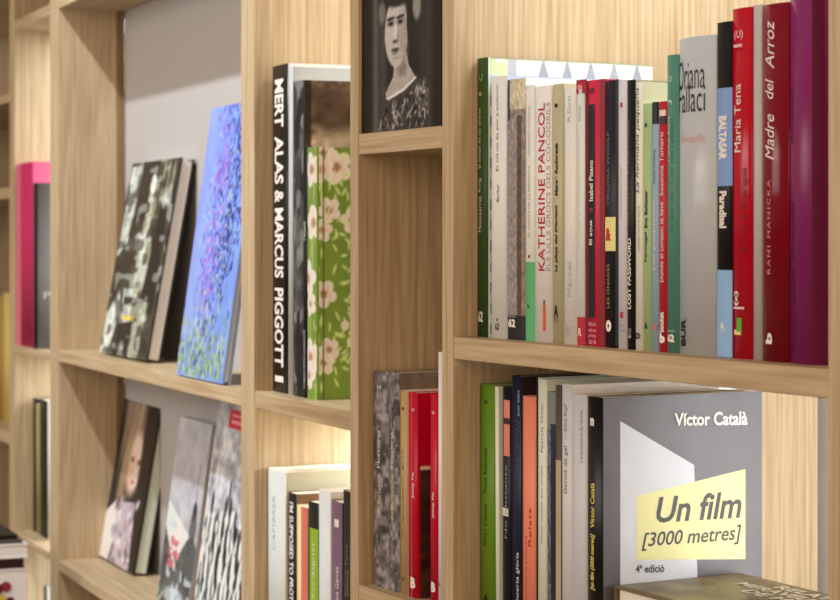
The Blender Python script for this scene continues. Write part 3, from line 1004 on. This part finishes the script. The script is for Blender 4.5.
s3 = 0.0150
book(R, Z3low, 373.5, 389, 372, s3, 0.18, (112, 98, 92), 'mottled grey brown volume at the left of the narrow bay', G3, spine_art=stone(36, 230, 51), rounding=0.002,
     side=(150, 124, 104),
     texts=[('Història', 468, 430, 0.4, 0.55, (226, 216, 208)), ('de Barcelona', 513, 474, 0.4, 0.58, (208, 190, 130)), ('N', 385, 389, 0.4, 0.6, (220, 212, 206), 'flat', nm('publisher_mark'))])
cv3 = Pic(90, 60, (142, 116, 96)).mottle(12, 9, 0.35, 57)
book(R, Z3low, 389, 400, 372.5, s3, 0.20, (120, 106, 98), 'mottled grey brown volume touching the tan spine', G3, spine_art=stone(30, 230, 61), rounding=0.002,
     cover_art=cv3, texts=[('Història', 468, 432, 0.35, 0.55, (226, 216, 208)), ('de Barcelona', 520, 474, 0.35, 0.58, (208, 190, 130))])
book(R, Z3low, 400.5, 408, 390.5, s3, 0.15, (178, 140, 92), 'slim tan paperback beside the first red spine', G3, side=(226, 214, 186),
     bands=[(407, 410, (70, 52, 36), (0.35, 0.6), 'publisher_mark')], texts=[('El quadern gris', 537, 450, 0.35, 0.6, (120, 90, 60)), ('o', 577, 581, 0.35, 0.65, (90, 66, 44), 'flat', nm('publisher_mark'))])
rp = Pic(40, 120, (184, 12, 44))
rp.rect(0, 1, 0.365, 1, (66, 42, 32)).rect(0, 1, 0.36, 0.372, (222, 196, 170))
rp2 = rp.p.copy()
rp.mottle(6, 24, 0.5, 71)
rp.p = np.where(rp.y[..., None] > 0.372, rp.p, rp2)
book(R, Z3low, 408.5, 418.5, 392.5, s3, 0.15, (176, 10, 40), 'red paperback whose red cover carries a dark brown picture', G3, cover_art=rp, rough=0.3,
     bands=[(392, 605, (214, 60, 84), (0.42, 0.52))],
     texts=[('Josep Pla', 498, 472, 0.5, 0.7, (236, 210, 204), 'up', nm('author_name', bold=0.02)), ('o', 408, 411, 0.5, 0.72, (240, 200, 204), 'flat', nm('publisher_mark')),
            ('B', 577, 588, 0.35, 0.8, (244, 230, 228), 'flat', nm('publisher_mark', bold=0.06))])
book(R, Z3low, 430.5, 438, 394, s3, 0.15, (182, 12, 44), 'red paperback squeezed beside the tall white booklet', G3, rough=0.3,
     texts=[('Josep Pla', 518, 492, 0.4, 0.7, (236, 210, 204), 'up', nm('author_name', bold=0.02)), ('o', 411, 414, 0.4, 0.7, (240, 200, 204), 'flat', nm('publisher_mark')),
            ('B', 582, 592, 0.25, 0.8, (244, 230, 228), 'flat', nm('publisher_mark', bold=0.06))])
book(R, Z3low, 438.5, 442.8, 352, 0.015, 0.15, (226, 214, 204), 'tall thin white booklet against the upright of the narrow bay', G3,
     texts=[('A', 582, 587, 0.1, 0.8, (120, 110, 104), 'flat', nm('publisher_mark'))])

# ------------------------------------------------------------------ bay of art books
G2 = 'tall art books in the middle bay'
s2 = 0.0195
wht = (240, 236, 226)
bd = dict(bold=0.03)
mert = Pic(60, 60, (226, 214, 192)).mottle(5, 5, 0.04, 3)
book(L, Z2, 272.8, 288.5, 65, s2, 0.27, (18, 16, 17), 'tall black art book with big white capitals down its spine', G2, hard=True, rough=0.3, side=(236, 230, 214), cover_art=mert, rounding=0.001,
     texts=[('MERT', 79, 127, 0.18, 0.74, wht, 'down', nm('spine_title', bold=0.035)), ('ALAS', 136, 184, 0.18, 0.74, wht, 'down', bd), ('&', 190, 203, 0.18, 0.74, wht, 'down', bd),
            ('MARCUS', 208, 278, 0.18, 0.74, wht, 'down', bd), ('PIGGOTT', 288, 367, 0.18, 0.74, wht, 'down', bd), ('I', 376, 382, 0.2, 0.74, wht, 'down', bd)])
book(L, Z2, 289, 293, 67, s2, 0.26, (176, 168, 160), 'thin grey edged album beside the black art book', G2)
bw = Pic(36, 240, (70, 66, 62)).mottle(3, 22, 0.75, 81)
bw.put(bw.noise(3, 16, 83) > 0.62, (150, 142, 134), 0.6).put(bw.noise(3, 12, 88) < 0.3, (20, 18, 18), 0.8)
br = Pic(90, 140, (164, 134, 108)).mottle(14, 24, 0.75, 91).mottle(30, 50, 0.3, 92)
br.ell(0.15, 0.10, 0.16, 0.10, (66, 46, 34), 0.8, 0.8).ell(0.55, 0.05, 0.3, 0.06, (170, 140, 112), 0.7, 0.8).ell(0.85, 0.2, 0.25, 0.07, (84, 62, 46), 0.7, 0.8)
br.ell(0.3, 0.2, 0.2, 0.05, (176, 150, 124), 0.7, 0.8).rect(0, 0.035, 0, 1, (44, 32, 26), 0.8)
book(L, Z2, 293.5, 303.5, 81, s2, 0.25, (70, 66, 62), 'art book in a brown photographic jacket with smoky grey spine', G2, spine_art=bw.blur(1), cover_art=br, rounding=0.002)
book(L, Z2, 303.5, 307.5, 147.5, s2, 0.2, (22, 20, 20), 'thin black book with tiny white letters beside the flowered one', G2,
     texts=[('Fotografia catalana contemporània', 388, 330, 0.3, 0.75, (200, 194, 188)), ('Museu', 240, 222, 0.3, 0.75, (200, 194, 188), 'up', nm('author_name'))])


def blossoms(w, h, seed, n, fixed=()):
    p = Pic(w, h, (122, 138, 60)).mottle(5, 8, 0.08, seed)
    asp = h / w
    r = random.Random(seed)
    spots = list(fixed) + [(r.random(), r.random(), r.uniform(0.05, 0.08)) for _ in range(n)]
    for cx, cy, rad in spots:
        rad *= 1.22
        for k in range(9):
            a = k * 0.7 + cx * 9
            p.ell(cx + rad * 1.9 * math.cos(a), cy + rad * 1.9 / asp * math.sin(a) * A_, rad * 0.32, rad * 0.14 / asp * A_, (206, 206, 140), 0.8, 0.6, a)
        for k in range(5):
            a = k * 1.2566 + cy * 7
            p.ell(cx + rad * 0.62 * math.cos(a), cy + rad * 0.62 / asp * math.sin(a) * A_, rad * 0.40, rad * 0.40 / asp * A_, (232, 208, 188), 1, 0.3)
            p.ell(cx + rad * 0.5 * math.cos(a), cy + rad * 0.5 / asp * math.sin(a) * A_, rad * 0.16, rad * 0.4 / asp * A_, (206, 160, 148), 0.4, 0.7)
        p.ell(cx, cy, rad * 0.3, rad * 0.3 / asp * A_, (190, 124, 112), 0.6, 0.7)
    for _ in range(n * 2):
        p.ell(r.random(), r.random(), 0.025, 0.025 / asp * A_, (232, 210, 186), 0.9, 0.4)
    return p


A_ = 1.0
gsp = blossoms(34, 250, 15, 0, [(0.7, 0.09, 0.42), (0.8, 0.30, 0.42), (0.4, 0.52, 0.45), (0.6, 0.62, 0.3), (0.6, 0.83, 0.45), (0.5, 0.90, 0.35)])
gcv = blossoms(170, 220, 17, 5, [(0.03, 0.03, 0.07), (0.10, 0.08, 0.075), (0.02, 0.09, 0.06), (0.19, 0.29, 0.055), (0.06, 0.25, 0.055), (0.02, 0.33, 0.05), (0.03, 0.58, 0.06), (0.25, 0.52, 0.05),
                                  (0.22, 0.76, 0.05), (0.27, 0.70, 0.05), (0.03, 0.85, 0.055), (0.28, 0.28, 0.04), (0.06, 0.80, 0.05), (0.26, 0.42, 0.05)])
gcv.rect(0.022, 0.034, 0, 1, (74, 88, 34), 0.6)
book(L, Z2, 308, 317, 147.5, s2, 0.20, (124, 152, 44), 'green book printed all over with pink cherry blossom', G2, hard=True, rounding=0.0035, spine_art=gsp, cover_art=gcv)

G2b = 'upright books low in the middle bay'
s2b = 0.0155
cl = Pic(90, 40, (172, 156, 126)).mottle(4, 3, 0.03, 4)
wb_ = book(L, Z2low, 268.5, 286, 470, s2b, 0.27, (192, 182, 168), 'large white book with a broad cream cover low in the middle bay', G2b, hard=True, rounding=0.003, side=(206, 194, 168), cover_art=cl,
           texts=[('CAMBRER', 550, 495, 0.35, 0.55, (184, 182, 180))])
lt_ = wb_['h']
lettering('cover_title', 'LA MAR', (0.085, 0.235, lt_ - 0.030, lt_ - 0.018), 'flat', mat((240, 236, 226)), wb_, lambda x, z: (wb_['w'] + 0.0008, x, z))
book(L, Z2low, 288.5, 297, 493, s2b, 0.2, (20, 17, 18), 'black paperback with white capitals reading downward', G2b, side=(120, 84, 56),
     texts=[("I'M SUPPOSED TO PROTECT YOU", 502, 640, 0.25, 0.72, wht, 'down', bd)])
book(L, Z2low, 297, 307.5, 506.5, s2b, 0.16, (216, 186, 134), 'sand and coral paperback between black spines', G2b, bands=[(506, 720, (206, 110, 92), (0.52, 1.0))])
book(L, Z2low, 308.5, 318.5, 502, s2b, 0.16, (24, 28, 18), 'black topped paperback with bright green lower spine', G2b, bands=[(528, 720, (140, 164, 40), (0.25, 1.0))],
     texts=[('Verdaguer', 600, 540, 0.45, 0.8, (220, 226, 170), 'up', nm('author_name'))])
book(L, Z2low, 319, 331, 490.5, s2b, 0.2, (204, 194, 184), 'white paperback standing taller beside the mauve spine', G2b, side=(226, 220, 212))
book(L, Z2low, 332, 342.5, 501.5, s2b, 0.18, (116, 84, 98), 'mauve paperback with a small white label near its head', G2b, side=(40, 34, 38),
     bands=[(519, 527, (232, 222, 220), (0.35, 0.75), 'spine_label')], texts=[('Marina Garcés', 612, 566, 0.45, 0.75, (220, 204, 210), 'up', nm('author_name'))])
book(L, Z2low, 343.5, 352, 491, s2b, 0.18, (36, 32, 26), 'black book at the right end beside the bend of the shelves', G2b,
     texts=[('Silencis', 596, 570, 0.3, 0.75, (120, 110, 60)), ('Terra', 566, 545, 0.35, 0.7, (120, 110, 60), 'up', nm('author_name'))])


# ------------------------------------------------------------------ display bay: face-out books leaning on the white pier
def display_book(x_l, x_r, y_bot, shelf_z, thick, width_scale, h, tilt, pic, label, group, spine_rgb, page_rgb, yaw=0.0, back_rgb=None):
    """Face-out book leaning back; lower left corner seen at (x_l, y_bot), lower right corner at column x_r"""
    t = F * (CZ - shelf_z) / (y_bot - HY)
    q = np.array([t * (x_l - CX) / F, t]) - L.p
    a, s = q @ L.u, q @ L.n
    w = (L.a(x_r, s) - a) * width_scale
    root = empty('book', L.w(a, s, shelf_z))
    lift = thick * math.sin(tilt)
    root.matrix_world = Matrix.Translation(L.w(a, s, shelf_z + 0.0002)) @ Matrix.Rotation(L.ang + yaw, 4, 'Z') @ Matrix.Rotation(-tilt, 4, 'X')
    # the back lower edge would dip under the board: shift the book up its own slope until it rests on it
    root.location.z += lift
    tag(root, label, 'book', group)
    t_ = 0.0025
    box('front_cover', 0, w, 0, t_, 0, h, mat(spine_rgb, 0.35), root, bevel=0.0006)
    box('back_cover', 0, w, thick - t_, thick, 0, h, mat(back_rgb or spine_rgb, 0.35), root, bevel=0.0006)
    box('spine', 0, t_, t_, thick - t_, 0, h, mat(spine_rgb, 0.35), root)
    box('page_block', t_ + 0.0003, w - 0.004, t_ + 0.0002, thick - t_ - 0.0002, 0.003, h - 0.003, mat(page_rgb, 0.8), root)
    pic.build('cover_picture', (0.0003, -0.0005, 0.0004), (w - 0.0006, 0, 0), (0, 0, h - 0.0008), root, 0.35)
    print('display', label, 'w', round(w, 3), 's', round(s, 3), 'top s', round(s + h * math.sin(tilt) + thick, 3), 'pier', round(PD, 3))
    return root


G1 = 'books shown face out before the white wall'
bwp = Pic(130, 240, (58, 52, 42))
bwp.mottle(6, 9, 0.4, 101)
bwp.poly([(0.05, 0.02), (0.28, 0.02), (0.2, 0.42), (0.02, 0.5)], (176, 170, 154)).rect(0.28, 0.5, 0, 0.3, (44, 38, 30), 0.8)
for k in range(4):
    bwp.rect(0.62 + k * 0.09, 0.66 + k * 0.09, 0.0, 0.3, (150, 140, 112), 0.8)
bwp.poly([(0.5, 0.14), (0.6, 0.12), (0.62, 0.34), (0.72, 0.46), (0.62, 0.86), (0.5, 0.9), (0.46, 0.5)], (150, 142, 118))
bwp.ell(0.55, 0.12, 0.06, 0.05, (214, 204, 184), 1, 0.3).ell(0.42, 0.42, 0.08, 0.05, (206, 198, 180), 0.9, 0.4).ell(0.56, 0.45, 0.05, 0.1, (206, 198, 178), 0.8, 0.4)
bwp.poly([(0.74, 0.22), (0.9, 0.24), (0.95, 0.75), (0.7, 0.8)], (28, 24, 22)).ell(0.82, 0.2, 0.07, 0.05, (160, 152, 134), 1, 0.4)
bwp.poly([(0.02, 0.8), (0.2, 0.66), (0.3, 0.78), (0.16, 1.0), (0.0, 1.0)], (190, 184, 166)).rect(0.3, 0.5, 0.66, 0.84, (190, 184, 172), 0.8).rect(0.34, 0.6, 0.7, 0.74, (40, 34, 30), 0.9)
bwp.rect(0.36, 0.66, 0.795, 0.815, (206, 168, 66)).poly([(0.3, 0.84), (0.6, 0.82), (0.55, 1.0), (0.3, 1.0)], (36, 32, 28)).poly([(0.62, 0.7), (0.85, 0.72), (0.8, 1), (0.6, 1)], (150, 142, 120))
bwp.rect(0.25, 0.5, 0.94, 0.97, (160, 154, 146), 0.8)
bwp.mottle(14, 30, 0.35, 107)
bwp.put((bwp.noise(8, 16, 109) > 0.68), (34, 30, 26), 0.55).put((bwp.noise(9, 20, 113) > 0.74), (206, 198, 178), 0.5)
display_book(100, 146.5, 354, Z1, 0.020, 1.0, 0.285, 0.175, bwp.blur(1), 'black and white photo book leaning back on the upper display shelf', G1, (60, 54, 44), (244, 230, 214), back_rgb=(40, 32, 26))

fl_ = Pic(170, 330, (122, 140, 196))
fl_.mottle(4, 6, 0.15, 111)
fl_.put(np.clip(0.5 - fl_.x * 1.6, 0, 1), (170, 150, 190), 0.7)
r = random.Random(12)
navy = [(22, 26, 66), (34, 44, 104), (52, 66, 146), (26, 30, 60), (70, 90, 170)]
purp = [(112, 64, 150), (140, 84, 166), (90, 66, 150), (160, 104, 176), (190, 130, 190)]
for i in range(3400):
    x_, y_ = r.random(), r.random() * 0.86
    edge = 0.97 - max(0.0, y_ - 0.52) * 1.0
    if x_ > edge or x_ < 0.16 + 0.06 * math.sin(y_ * 9):
        continue
    core = math.exp(-((x_ - 0.72) / 0.2) ** 2) * (1.0 if y_ < 0.6 else 0.4)
    left = math.exp(-((x_ - 0.40) / 0.16) ** 2) * (0.9 if 0.15 < y_ < 0.75 else 0.35)
    q = r.random()
    if q < core * 0.75:
        c = r.choice(navy)
    elif q < core * 0.75 + left * 0.7:
        c = r.choice(purp)
    elif q > 0.93:
        c = r.choice([(150, 166, 220), (176, 176, 222), (96, 120, 196)])
    else:
        continue
    fl_.ell(x_, y_, r.uniform(0.008, 0.02), r.uniform(0.004, 0.009), c, 0.85, 0.6, r.uniform(0, 3))
for i in range(520):
    y_ = 0.99 - abs(r.gauss(0, 0.11))
    fl_.ell(r.random() * 0.95, y_, r.uniform(0.006, 0.016), r.uniform(0.006, 0.02), r.choice([(128, 148, 92), (160, 172, 112), (96, 122, 84), (186, 186, 130), (112, 132, 170), (60, 80, 110)]), 0.8, 0.6, r.uniform(-0.5, 0.5))
for i in range(30):
    fl_.ell(r.gauss(0.6, 0.1), r.uniform(0.15, 0.72), 0.01, 0.006, (196, 200, 130), 0.8, 0.6)
display_book(176, 222.5, 375.5, Z1, 0.010, 1.0, 0.338, 0.14, fl_, 'blue flower painting book standing tallest on the upper display shelf', G1, (150, 160, 200), (226, 216, 196))

kid = Pic(130, 190, (38, 32, 30))
kid.mottle(5, 8, 0.4, 121)
kid.ell(0.40, 0.20, 0.26, 0.17, (150, 126, 110), 0.85, 0.6).ell(0.46, 0.36, 0.26, 0.2, (170, 134, 108), 0.8, 0.6)
for i in range(40):
    kid.ell(0.22 + 0.011 * i + 0.03 * math.sin(i), 0.36 + 0.1 * math.sin(i * 1.7), 0.012, 0.16, [(196, 160, 120), (120, 92, 74), (150, 120, 96), (90, 70, 58)][i % 4], 0.55, 0.6, 0.25)
kid.ell(0.60, 0.50, 0.16, 0.15, (226, 186, 160), 1, 0.4).ell(0.52, 0.56, 0.1, 0.11, (206, 160, 136), 0.6, 0.8)
kid.ell(0.53, 0.485, 0.04, 0.012, (70, 52, 46), 0.9, 0.6).ell(0.69, 0.49, 0.035, 0.012, (70, 52, 46), 0.9, 0.6).ell(0.62, 0.54, 0.016, 0.03, (240, 206, 184), 0.7, 0.8).ell(0.61, 0.59, 0.05, 0.011, (172, 96, 88), 0.9, 0.6)
kid.ell(0.36, 0.58, 0.09, 0.24, (176, 140, 104), 0.75, 0.6, 0.2).ell(0.82, 0.36, 0.10, 0.34, (30, 24, 24), 1, 0.4)
kid.poly([(0, 1), (0.05, 0.78), (0.3, 0.7), (0.4, 0.84), (0.3, 1)], (222, 214, 214)).poly([(0.4, 0.70), (0.75, 0.68), (0.85, 1), (0.35, 1)], (186, 162, 160))
for i in range(60):
    kid.ell(r.uniform(0.3, 0.84), r.uniform(0.68, 1.0), r.uniform(0.015, 0.05), r.uniform(0.008, 0.03), [(90, 70, 78), (232, 222, 218), (150, 120, 124), (206, 176, 170)][i % 4], 0.75, 0.5, r.uniform(-1, 1))
kid.rect(0.87, 1, 0, 1, (22, 18, 18)).rect(0.02, 0.3, 0.085, 0.10, (140, 130, 120), 0.6).rect(0.02, 0.22, 0.12, 0.13, (140, 130, 120), 0.6)
display_book(97, 133.5, 556, Z1low, 0.022, 1.0, 0.31, 0.17, kid.blur(1), 'dark book with a fair-haired face on its cover, lower display shelf', G1, (24, 20, 20), (206, 204, 176), back_rgb=(20, 16, 16))

mtn = Pic(110, 200, (176, 164, 160))
mtn.poly([(0, 0.46), (0.3, 0.52), (0.6, 0.58), (1, 0.66), (1, 1), (0, 1)], (214, 208, 204))
mtn.poly([(0, 0.60), (0.2, 0.70), (0.4, 0.82), (0.55, 0.70), (0.72, 0.62), (0.86, 0.60), (1, 0.66), (1, 1), (0, 1)], (92, 88, 82))
mtn.mottle(7, 12, 0.14, 131)
mtn.put((mtn.noise(10, 22, 136) > 0.66) & (mtn.y > 0.64), (60, 58, 54), 0.6).put((mtn.noise(14, 26, 138) > 0.7) & (mtn.y > 0.8), (206, 204, 202), 0.7)
mtn.ell(0.82, 0.47, 0.06, 0.05, (36, 34, 34), 1, 0.3).rect(0.81, 0.83, 0.22, 0.45, (86, 82, 80), 0.8).ell(0.82, 0.56, 0.1, 0.09, (70, 66, 64), 0.7, 0.5)
mtn.ell(0.5, 0.95, 0.3, 0.05, (200, 198, 196), 0.7, 0.4)
mb = display_book(157, 188, 599, Z1low, 0.018, 1.0, 0.25, 0.135, mtn.blur(1), 'grey landscape book with coral letters in the lower display shelf', G1, (166, 156, 152), (206, 176, 152))
for st_, zz_, x_ in (('Bar', 0.078, 0.034), ('Celo', 0.063, 0.028), ('na', 0.048, 0.032)):
    lettering('cover_title', st_, (x_, x_ + 0.013 * len(st_), zz_, zz_ + 0.012), 'flat', mat((214, 110, 118)), mb, lambda x, z: (x, -0.0012, z), bold=0.03)
drp = Pic(140, 220, (178, 168, 164))
drp.mottle(4, 5, 0.12, 141).rect(0.02, 0.12, 0.1, 0.5, (150, 142, 138), 0.6)
drp.rect(0, 1, 0.56, 1, (62, 58, 56)).mottle(16, 26, 0.35, 143)
r = random.Random(31)
for i in range(26):
    x_ = 0.04 + i * 0.037 + r.uniform(-0.02, 0.02)
    y_ = 0.52 + r.uniform(0, 0.12)
    q = y_
    while q < 0.98:
        drp.ell(x_ + 0.02 * math.sin(q * 30 + i), q, r.uniform(0.012, 0.034), r.uniform(0.02, 0.06), [(228, 224, 218), (216, 212, 206), (34, 30, 30)][i % 3], 0.9, 0.4, r.uniform(-0.2, 0.2))
        q += r.uniform(0.03, 0.07)
for x_ in (0.12, 0.36, 0.44, 0.66):
    drp.ell(x_, 0.5, 0.022, 0.04, (34, 30, 30), 1, 0.4)
drp.ell(0.4, 0.44, 0.015, 0.05, (34, 30, 30), 1, 0.4)
drp.rect(0.22, 0.62, 0.13, 0.205, (186, 24, 46)).rect(0.27, 0.57, 0.15, 0.16, (220, 130, 136)).rect(0.27, 0.5, 0.175, 0.185, (220, 130, 136))
drp.poly([(0.24, 0.0), (0.46, 0.0), (0.5, 0.1), (0.42, 0.13), (0.36, 0.09)], (40, 34, 34)).rect(0, 1, 0, 0.012, (60, 40, 40))
display_book(190.5, 246, 629, Z1low, 0.016, 1.0, 0.325, 0.135, drp, 'book with red tag and white dripping figures beside the grey landscape book', G1, (150, 140, 136), (206, 176, 152))

# ------------------------------------------------------------------ slim bay and far bookcase
G0 = 'books in the slim far bay'
book(L, Z0, 17.5, 33, 163, 0.005, 0.2, (176, 12, 74), 'bright pink album in the slim far bay', G0, side=(226, 104, 130), hard=True, rounding=0.002, bands=[(163, 348, (220, 90, 120), (0, 0.3))])
gy = Pic(60, 80, (96, 88, 80)).mottle(4, 6, 0.1, 7)
gy.ell(0.35, 0.45, 0.3, 0.4, (176, 170, 164), 0.7, 0.9)
gb = book(L, Z0, 33.3, 36.5, 183, 0.005, 0.16, (30, 22, 24), 'dark grey book with white print beside the pink album', G0, cover_art=gy)
lettering('cover_title', 'PARIS', (0.012, 0.07, gb['h'] * 0.3, gb['h'] * 0.3 + 0.012), 'flat', mat((236, 230, 224)), gb, lambda x, z: (gb['w'] + 0.0008, x, z))
book(L, Z0low, 33, 36, 398, 0.03, 0.15, (52, 40, 26), 'thin brown book left of the black one in the slim far bay', G0)
book(L, Z0low, 36.2, 39.5, 404, 0.03, 0.15, (150, 130, 84), 'thin mustard book in the slim far bay', G0)
book(L, Z0low, 40, 47.5, 400, 0.03, 0.15, (18, 16, 14), 'black book in the slim far bay above the pale panel', G0, bands=[(470, 535, (70, 74, 40), (0, 0.3))])
book(L, Z0low, 47.8, 50.5, 402, 0.03, 0.12, (220, 206, 190), 'thin white book against the upright of the slim far bay', G0)
book(L, Z0bot, 44, 46.5, 586, 0.03, 0.15, (24, 20, 20), 'thin black book low in the slim far bay', G0)
book(L, Z0bot, 46.8, 49.5, 588, 0.03, 0.15, (214, 204, 190), 'thin cream book low in the slim far bay', G0)
Zf = L.z(5, 432)
book(L, Zf, -4, 3, 296, 0.04, 0.15, (182, 140, 70), 'ochre book at the very left edge of the picture', 'books in the far bookcase')
book(L, Zf, 3.3, 10, 293, 0.04, 0.15, (214, 184, 106), 'yellow book standing beside the far upright', 'books in the far bookcase')

# display table at the far left with a stack of books on it, just in front of the shelves
tv, td = -0.24, 0.16
aT1 = L.a(28, tv + td)
aT0 = aT1 - 0.22
tz = L.z(14, 632, tv + 0.12)
tbl = empty('display_table', L.w(aT0, tv, 0), (0, 0, L.ang))
tag(tbl, 'white display table under the stack of books at lower left', 'table')
wT = 0.225
box('table_top', 0, wT, -0.1, td + 0.02, tz - 0.03, tz, mat((226, 216, 204), 0.5), tbl, bevel=0.002)
for lx in (0.01, wT - 0.05):
    for ly in (-0.09, td - 0.03):
        box('leg', lx, lx + 0.04, ly, ly + 0.04, 0, tz - 0.03, mat((226, 216, 204), 0.5), tbl)
zl = tz
stack = [(580, (224, 212, 206), 'white flowered box book at the bottom of the far stack', 0.0),
         (569, (66, 36, 34), 'dark maroon book second from the bottom of the far stack', 0.004),
         (554.5, (236, 224, 196), 'thick cream book in the far stack', 0.0),
         (550.5, (92, 80, 66), 'thin grey brown book in the far stack under the black one', 0.006),
         (546, (40, 32, 28), 'thin black book on top of the far stack', 0.012)]
for y_, c_, lb_, in_ in stack:
    zt2 = L.z(14, y_, tv + 0.12)
    rt = empty('book', L.w(aT0 + 0.002, tv, zl), (0, 0, L.ang))
    tag(rt, lb_, 'book', 'stack of books at the far left')
    th_ = zt2 - zl - 0.0003
    wd_ = aT1 - aT0 - 0.002 - in_
    box('page_block', 0.003, wd_ - 0.001, 0.001, td - in_ - 0.001, 0.0015, th_ - 0.0015, mat(c_, 0.7), rt)
    box('cover', 0, wd_, 0, td - in_, th_ - 0.0015, th_, mat(c_, 0.5), rt)
    box('back_cover', 0, wd_, 0, td - in_, 0, 0.0015, mat(c_, 0.5), rt)
    if y_ > 574:
        for i_, (dy_, dz_, rr_) in enumerate(((0.115, 0.62, 0.009), (0.128, 0.66, 0.008), (0.122, 0.40, 0.008), (0.134, 0.36, 0.007), (0.108, 0.38, 0.006))):
            me_ = [(wd_ + 0.0004, dy_ + rr_ * math.cos(q * 0.785), th_ * dz_ + rr_ * math.sin(q * 0.785)) for q in range(8)]
            mesh_obj('printed_flower', me_, [tuple(range(8))], mat([(110, 30, 46), (140, 50, 60), (196, 160, 70), (90, 24, 40), (120, 60, 60)][i_]), rt)
    zl = zt2

for o in list(S.objects):
    clean(o)
